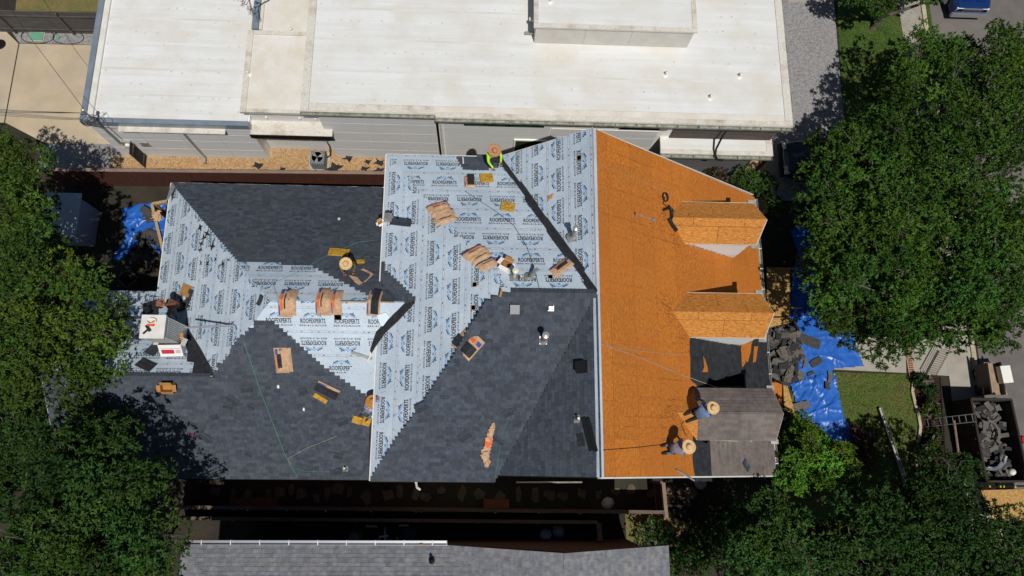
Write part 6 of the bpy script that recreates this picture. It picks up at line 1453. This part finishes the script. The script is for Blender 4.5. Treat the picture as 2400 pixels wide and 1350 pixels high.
def leaf_object(name, v, cols, parent, mat=None):
    n = len(v)//4; me = bpy.data.meshes.new(name); me.vertices.add(len(v)); b = np.array(wloc(parent), np.float32) if parent else np.zeros(3, np.float32)
    me.vertices.foreach_set('co', (v-b).astype(np.float32).ravel()); me.loops.add(len(v)); me.loops.foreach_set('vertex_index', np.arange(len(v), dtype=np.int32))
    me.polygons.add(n); me.polygons.foreach_set('loop_start', np.arange(0, len(v), 4, dtype=np.int32)); me.polygons.foreach_set('loop_total', np.full(n, 4, np.int32))
    a = me.color_attributes.new('tint', 'FLOAT_COLOR', 'POINT'); c4 = np.ones((len(v), 4), np.float32); c4[:, :3] = cols; a.data.foreach_set('color', c4.ravel())
    me.materials.append(mat or m_leaf); me.update(); me.validate()
    return link(bpy.data.objects.new(name, me), parent)
def dist_poly(x, y, poly):
    d = 1e9
    for i in range(len(poly)):
        (x0, y0), (x1, y1) = poly[i], poly[(i+1) % len(poly)]; dx, dy = x1-x0, y1-y0; t = max(0, min(1, ((x-x0)*dx+(y-y0)*dy)/(dx*dx+dy*dy+1e-9)))
        d = min(d, math.hypot(x-x0-dx*t, y-y0-dy*t))
    return d
def tree(name, label, outline, zlo, ztop, nclump, trunk, col, group=None, cr=.62, tufts=54, per=7, leaf=.17, seed=1, dome=110, spread=.55, cat='tree', brown=0, twigs=1.0, barkr=.2, gapn=.18):
    r = random.Random(seed); R2 = np.random.default_rng(seed)
    us = [p[0] for p in outline]; vs = [p[1] for p in outline]
    t = thing(name, label, cat, (trunk[0], trunk[1], 0), group)
    cl = []; tries = 0; boughs = []; per_b = 7; br_ = cr*1.75
    while len(cl) < nclump and tries < nclump*30:
        tries += 1; u, v = r.uniform(min(us), max(us)), r.uniform(min(vs), max(vs))
        if not inpoly(u, v, outline): continue
        d = dist_poly(u, v, outline); rel = 1 if tries < nclump*15 else .3
        if d < br_*(36 if cat == 'tree' else 20)*(max(rel, .75) if cat == 'tree' else rel): continue
        low = r.random() < .42
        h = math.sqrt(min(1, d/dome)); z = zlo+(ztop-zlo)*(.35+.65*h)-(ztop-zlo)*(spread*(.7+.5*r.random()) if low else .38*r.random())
        p = P(u, v, z); R_ = br_*r.uniform(.6, 1.2)
        if cat == 'tree' and mnoise.noise((p.x*.42+seed, p.y*.42, seed*.7)) < -.16 and r.random() < .88: continue      # open gaps in the canopy
        if any(math.hypot(p.x-q.x, p.y-q.y) < (R_+qr)*(.56 if abs(p.z-q.z) < 1.2 else .16)*(1 if rel == 1 else .6) for q, qr in boughs): continue
        boughs.append((p, R_)); tone = r.uniform(.6, 1.3)*(.8 if low else 1); hue_b = r.uniform(-.16, .2)  # low boughs get darker leaf colour, painted shade inside the crown
        k = max(3, int(per_b*(R_/br_)**2))
        for _ in range(k):
            q = r.uniform(0, 6.283); e = R_*math.sqrt(r.random())*.95
            cl.append((p+Vector((math.cos(q)*e, math.sin(q)*e, -.55*e*e/R_+r.uniform(-.15, .2))), cr*r.uniform(.5, .95), tone, hue_b))
    C_, A_, cols = [], [], []
    for p, rad, tone, hue_b in cl:
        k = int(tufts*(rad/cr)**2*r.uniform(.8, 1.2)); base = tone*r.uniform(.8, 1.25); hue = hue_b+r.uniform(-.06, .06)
        d = R2.normal(size=(k, 3)); d[:, 2] = d[:, 2]*.8+.25; d /= np.linalg.norm(d, axis=1, keepdims=True)
        rr = rad*np.cbrt(R2.uniform(.25, 1, size=(k, 1))); tp = np.array(p)+d*rr*np.array([1.15, 1.15, .8])
        for q in range(per):
            ax = d*.5+R2.normal(size=(k, 3))*.75; ax[:, 2] -= .12; C_.append(tp); A_.append(ax)
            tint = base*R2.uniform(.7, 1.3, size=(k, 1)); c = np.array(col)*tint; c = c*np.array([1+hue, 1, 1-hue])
            cols.append(c)
    C_, A_, cols = np.concatenate(C_), np.concatenate(A_), np.concatenate(cols).astype(np.float32)
    if brown:
        for _ in range(brown):
            c = cl[r.randrange(len(cl))][0]; m = np.linalg.norm(C_-np.array(c)-np.array([0, 0, .3]), axis=1) < .38; cols[m] = np.array([.22, .07, .02])*np.random.default_rng(3).uniform(.6, 1.3, size=(m.sum(), 1))
    n = len(C_); L = R2.uniform(.7, 1.25, n)*leaf; v, c = leaves(C_, A_, L, L*R2.uniform(.3, .42, n), cols, seed)
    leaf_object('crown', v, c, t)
    # trunk, limbs and twigs
    mb = MB(); T = Vector((trunk[0], trunk[1], 0)); H0 = zlo*.62; top = Vector((trunk[0]+r.uniform(-.2, .2), trunk[1]+r.uniform(-.2, .2), H0))
    mb.tube([T, T.lerp(top, .5)+Vector((.06, .05, 0)), top], [barkr*1.25, barkr, barkr*.85], 10, cap=True); mb.build('trunk', m_bark, t)
    mb = MB(); order = sorted(range(len(cl)), key=lambda i: cl[i][1], reverse=True); nl = min(len(cl), int(26*twigs)+4)
    for i in order[:nl]:
        p = cl[i][0]; mid = top.lerp(p, .5)+Vector((r.uniform(-.3, .3), r.uniform(-.3, .3), .25)); rad = .075*r.uniform(.5, 1)
        mb.tube([top-Vector((0, 0, .2)), mid, p.lerp(mid, .3), p+Vector((0, 0, .15))], [rad*1.5, rad, rad*.6, rad*.25], 6, cap=False)
        for _ in range(3):
            e = p+Vector((r.uniform(-1, 1), r.uniform(-1, 1), r.uniform(.2, .9)))*cl[i][1]*1.1
            mb.tube([p.lerp(mid, .25), p.lerp(e, .5)+Vector((0, 0, .08)), e], [rad*.45, rad*.3, .006], 4, cap=False)
    mb.build('limbs', m_bark, t)
    return t
GR, GD, GB, GY = (.047, .106, .014), (.033, .077, .014), (.10, .215, .02), (.055, .102, .014)
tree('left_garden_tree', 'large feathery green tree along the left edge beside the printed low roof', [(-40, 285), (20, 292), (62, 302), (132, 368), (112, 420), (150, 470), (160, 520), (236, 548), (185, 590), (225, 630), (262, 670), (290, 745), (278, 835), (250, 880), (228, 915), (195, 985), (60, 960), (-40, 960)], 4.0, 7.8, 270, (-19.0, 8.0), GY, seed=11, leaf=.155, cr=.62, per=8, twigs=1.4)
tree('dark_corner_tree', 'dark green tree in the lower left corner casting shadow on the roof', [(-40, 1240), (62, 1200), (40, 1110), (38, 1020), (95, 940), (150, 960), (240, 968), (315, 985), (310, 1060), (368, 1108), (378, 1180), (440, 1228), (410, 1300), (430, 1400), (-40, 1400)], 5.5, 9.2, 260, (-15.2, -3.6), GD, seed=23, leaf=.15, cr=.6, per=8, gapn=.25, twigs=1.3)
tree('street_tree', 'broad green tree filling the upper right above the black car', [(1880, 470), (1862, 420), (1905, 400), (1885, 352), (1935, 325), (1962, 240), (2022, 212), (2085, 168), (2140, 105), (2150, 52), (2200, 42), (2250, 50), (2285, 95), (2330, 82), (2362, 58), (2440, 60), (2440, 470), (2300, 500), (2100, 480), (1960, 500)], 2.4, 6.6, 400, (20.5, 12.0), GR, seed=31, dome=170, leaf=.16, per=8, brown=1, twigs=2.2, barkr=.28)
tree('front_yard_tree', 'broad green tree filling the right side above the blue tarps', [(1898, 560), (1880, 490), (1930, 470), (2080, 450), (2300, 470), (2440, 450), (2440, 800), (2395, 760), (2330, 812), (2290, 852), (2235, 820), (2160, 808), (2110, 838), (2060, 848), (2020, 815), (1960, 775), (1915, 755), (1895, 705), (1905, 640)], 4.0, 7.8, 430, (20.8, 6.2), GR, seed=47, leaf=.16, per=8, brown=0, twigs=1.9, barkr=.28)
tree('verge_tree', 'dark green tree at the top edge beside the gravel drive', [(1955, -90), (2190, -90), (2200, 0), (2150, 30), (2075, 48), (2010, 30), (1965, 14)], 1.8, 3.4, 75, (20.4, 22.4), GD, seed=53, leaf=.145, per=8, twigs=.3, cr=.42, barkr=.12)
tree('bright_young_tree', 'small bright green tree beside the porch below the lawn tarp', [(1826, 1045), (1848, 985), (1885, 990), (1932, 1002), (1985, 1048), (2012, 1058), (2002, 1128), (1962, 1160), (1890, 1176), (1832, 1150), (1800, 1142)], 2.0, 4.2, 90, (14.8, .6), GB, seed=61, leaf=.14, cr=.36, tufts=42, per=8, twigs=.4, barkr=.08, dome=60)
tree('corner_shade_tree', 'dark green tree mass filling the lower right corner', [(1750, 1160), (1800, 1172), (1890, 1186), (1960, 1168), (2010, 1132), (2060, 1152), (2140, 1132), (2182, 1082), (2250, 1070), (2302, 1092), (2308, 1160), (2352, 1205), (2440, 1225), (2440, 1420), (1630, 1420), (1705, 1290), (1735, 1215)], 3.2, 6.4, 420, (17.5, -3.2), GD, seed=71, leaf=.145, per=8, twigs=1.0, barkr=.22)
tree('added_gap_tree', 'low dark tree added at the left edge between the two larger trees', [(-90, 890), (70, 905), (110, 960), (60, 1040), (60, 1200), (-90, 1260)], 2.0, 4.2, 110, (-21.5, 1.0), GD, seed=97, leaf=.145, per=8, twigs=.4, barkr=.12)  # tree added to darken the bare gap between the left trees
def shrub(label, outline, ztop, n, col, seed, cr=.32, leaf=.11, name='shrub', group=None, zlo=.3):
    c = P(sum(p[0] for p in outline)/len(outline), sum(p[1] for p in outline)/len(outline), ztop*.5)
    return tree(name, label, outline, zlo, ztop, n, (c.x, c.y), col, seed=seed, cr=cr, leaf=leaf, tufts=34, per=7, dome=30, spread=.5, cat='shrub', twigs=.25, barkr=.03, group=group)
shrub('leafy shrub between the orange gable edge and the black car', [(1712, 402), (1745, 388), (1765, 408), (1800, 398), (1832, 430), (1850, 480), (1800, 480), (1730, 432)], 2.4, 30, GR, 81, cr=.4, leaf=.14)
shrub('small brown leaved shrub beside the patio wall', [(1672, 400), (1690, 390), (1706, 408), (1694, 420)], 1.3, 8, (.05, .03, .015), 82)
shrub('low green shrub in the planting bed beside the railing end', [(2146, 890), (2196, 884), (2198, 925), (2168, 938)], .8, 14, GD, 83, cr=.2)
shrub('flowering green shrub in the middle of the planting bed', [(2160, 940), (2205, 930), (2205, 980), (2170, 985)], .8, 14, GR, 84, cr=.2)
shrub('green shrub in the planting bed below the ladder', [(2155, 1005), (2205, 1005), (2212, 1070), (2160, 1072)], .8, 16, GR, 85, cr=.2)
shrub('reddish brown bushy shrub on the lawn beside the lower tarp', [(2012, 1020), (2030, 1010), (2042, 1030), (2040, 1070), (2018, 1070)], 1.1, 14, (.07, .03, .02), 86)
shrub('low dark shrub mass beside the neighbour roof end', [(1490, 1290), (1520, 1245), (1565, 1225), (1620, 1260), (1660, 1330), (1600, 1360), (1500, 1310)], 1.6, 40, GD, 87, cr=.4, leaf=.13)
shrub('dark hedge between the flagstones and the lower right tree', [(1620, 1205), (1700, 1190), (1745, 1210), (1700, 1290), (1640, 1300)], 1.6, 40, GD, 88, cr=.4, leaf=.13)
# grass blades on the lawns
def grass(px, n, h, col, name, seed, z=.026):
    R2 = np.random.default_rng(seed); pts = [P(u, v, z) for u, v in px]; poly = [(p.x, p.y) for p in pts]
    x0, x1 = min(p[0] for p in poly), max(p[0] for p in poly); y0, y1 = min(p[1] for p in poly), max(p[1] for p in poly); out = []
    while len(out) < n:
        x, y = R2.uniform(x0, x1), R2.uniform(y0, y1)
        if inpoly(x, y, poly): out.append((x, y, z))
    c = np.array(out); ax = R2.normal(size=(n, 3))*.6; ax[:, 2] = 1
    f = np.array([.75+.5*mnoise.noise((p[0]*1.3, p[1]*1.3, 0)) for p in out])[:, None]; cols = np.array(col)*f*R2.uniform(.6, 1.5, size=(n, 1))
    dry = R2.uniform(size=n) < .25; cols[dry] = cols[dry]*np.array([2.2, 1.2, 1.1])
    L = R2.uniform(.6, 1.2, n)*h; v, cc = leaves(c, ax, L, L*.25, cols.astype(np.float32), seed)
    o = leaf_object(name, v, cc, None); o['kind'] = 'stuff'; o['label'] = {'grass': 'short green and straw grass of the front lawn', 'verge_grass': 'short green grass of the verge lawn'}[name]; o['category'] = 'grass'; return o
grass([(1950, 870), (2125, 880), (2133, 930), (2150, 975), (2151, 1030), (2138, 1090), (2140, 1160), (2000, 1160), (1960, 1040)], 16000, .06, (.055, .10, .018), 'grass', 91)
grass([(1960, 60), (2170, -20), (2185, 60), (2190, 230), (1976, 230)], 15000, .07, (.045, .105, .015), 'verge_grass', 92, .02)
# loose pebbles catching light on the tan bed
R2 = np.random.default_rng(5); n = 9000; pts = []
poly = [(p.x, p.y) for p in [P(u, v, .02) for u, v in [(262, 400), (300, 372), (640, 372), (660, 350), (780, 350), (800, 370), (1060, 370), (1060, 402)]]]
x0, x1, y0, y1 = min(p[0] for p in poly), max(p[0] for p in poly), min(p[1] for p in poly), max(p[1] for p in poly); vs = []; fs = []; tn = []
while len(pts) < n:
    x, y = R2.uniform(x0, x1), R2.uniform(y0, y1)
    if inpoly(x, y, poly): pts.append((x, y))
for i, (x, y) in enumerate(pts):
    r = R2.uniform(.012, .03); k = len(vs); vs += [(x-r, y, .022), (x, y-r*.8, .022), (x+r, y, .022), (x, y+r*.8, .022), (x, y, .022+r*.9)]; fs += [(k, k+1, k+4), (k+1, k+2, k+4), (k+2, k+3, k+4), (k+3, k, k+4)]; c = R2.uniform(.5, 1.5); tn += [(c, c*.97, c*.9)]*5
o = add('pebbles', vs, fs, M('pebble', '#b08a5c', rough=.9, tint='tint'), tint=tn); o['kind'] = 'stuff'; o['label'] = 'loose tan pebbles on the gravel bed'; o['category'] = 'pebbles'
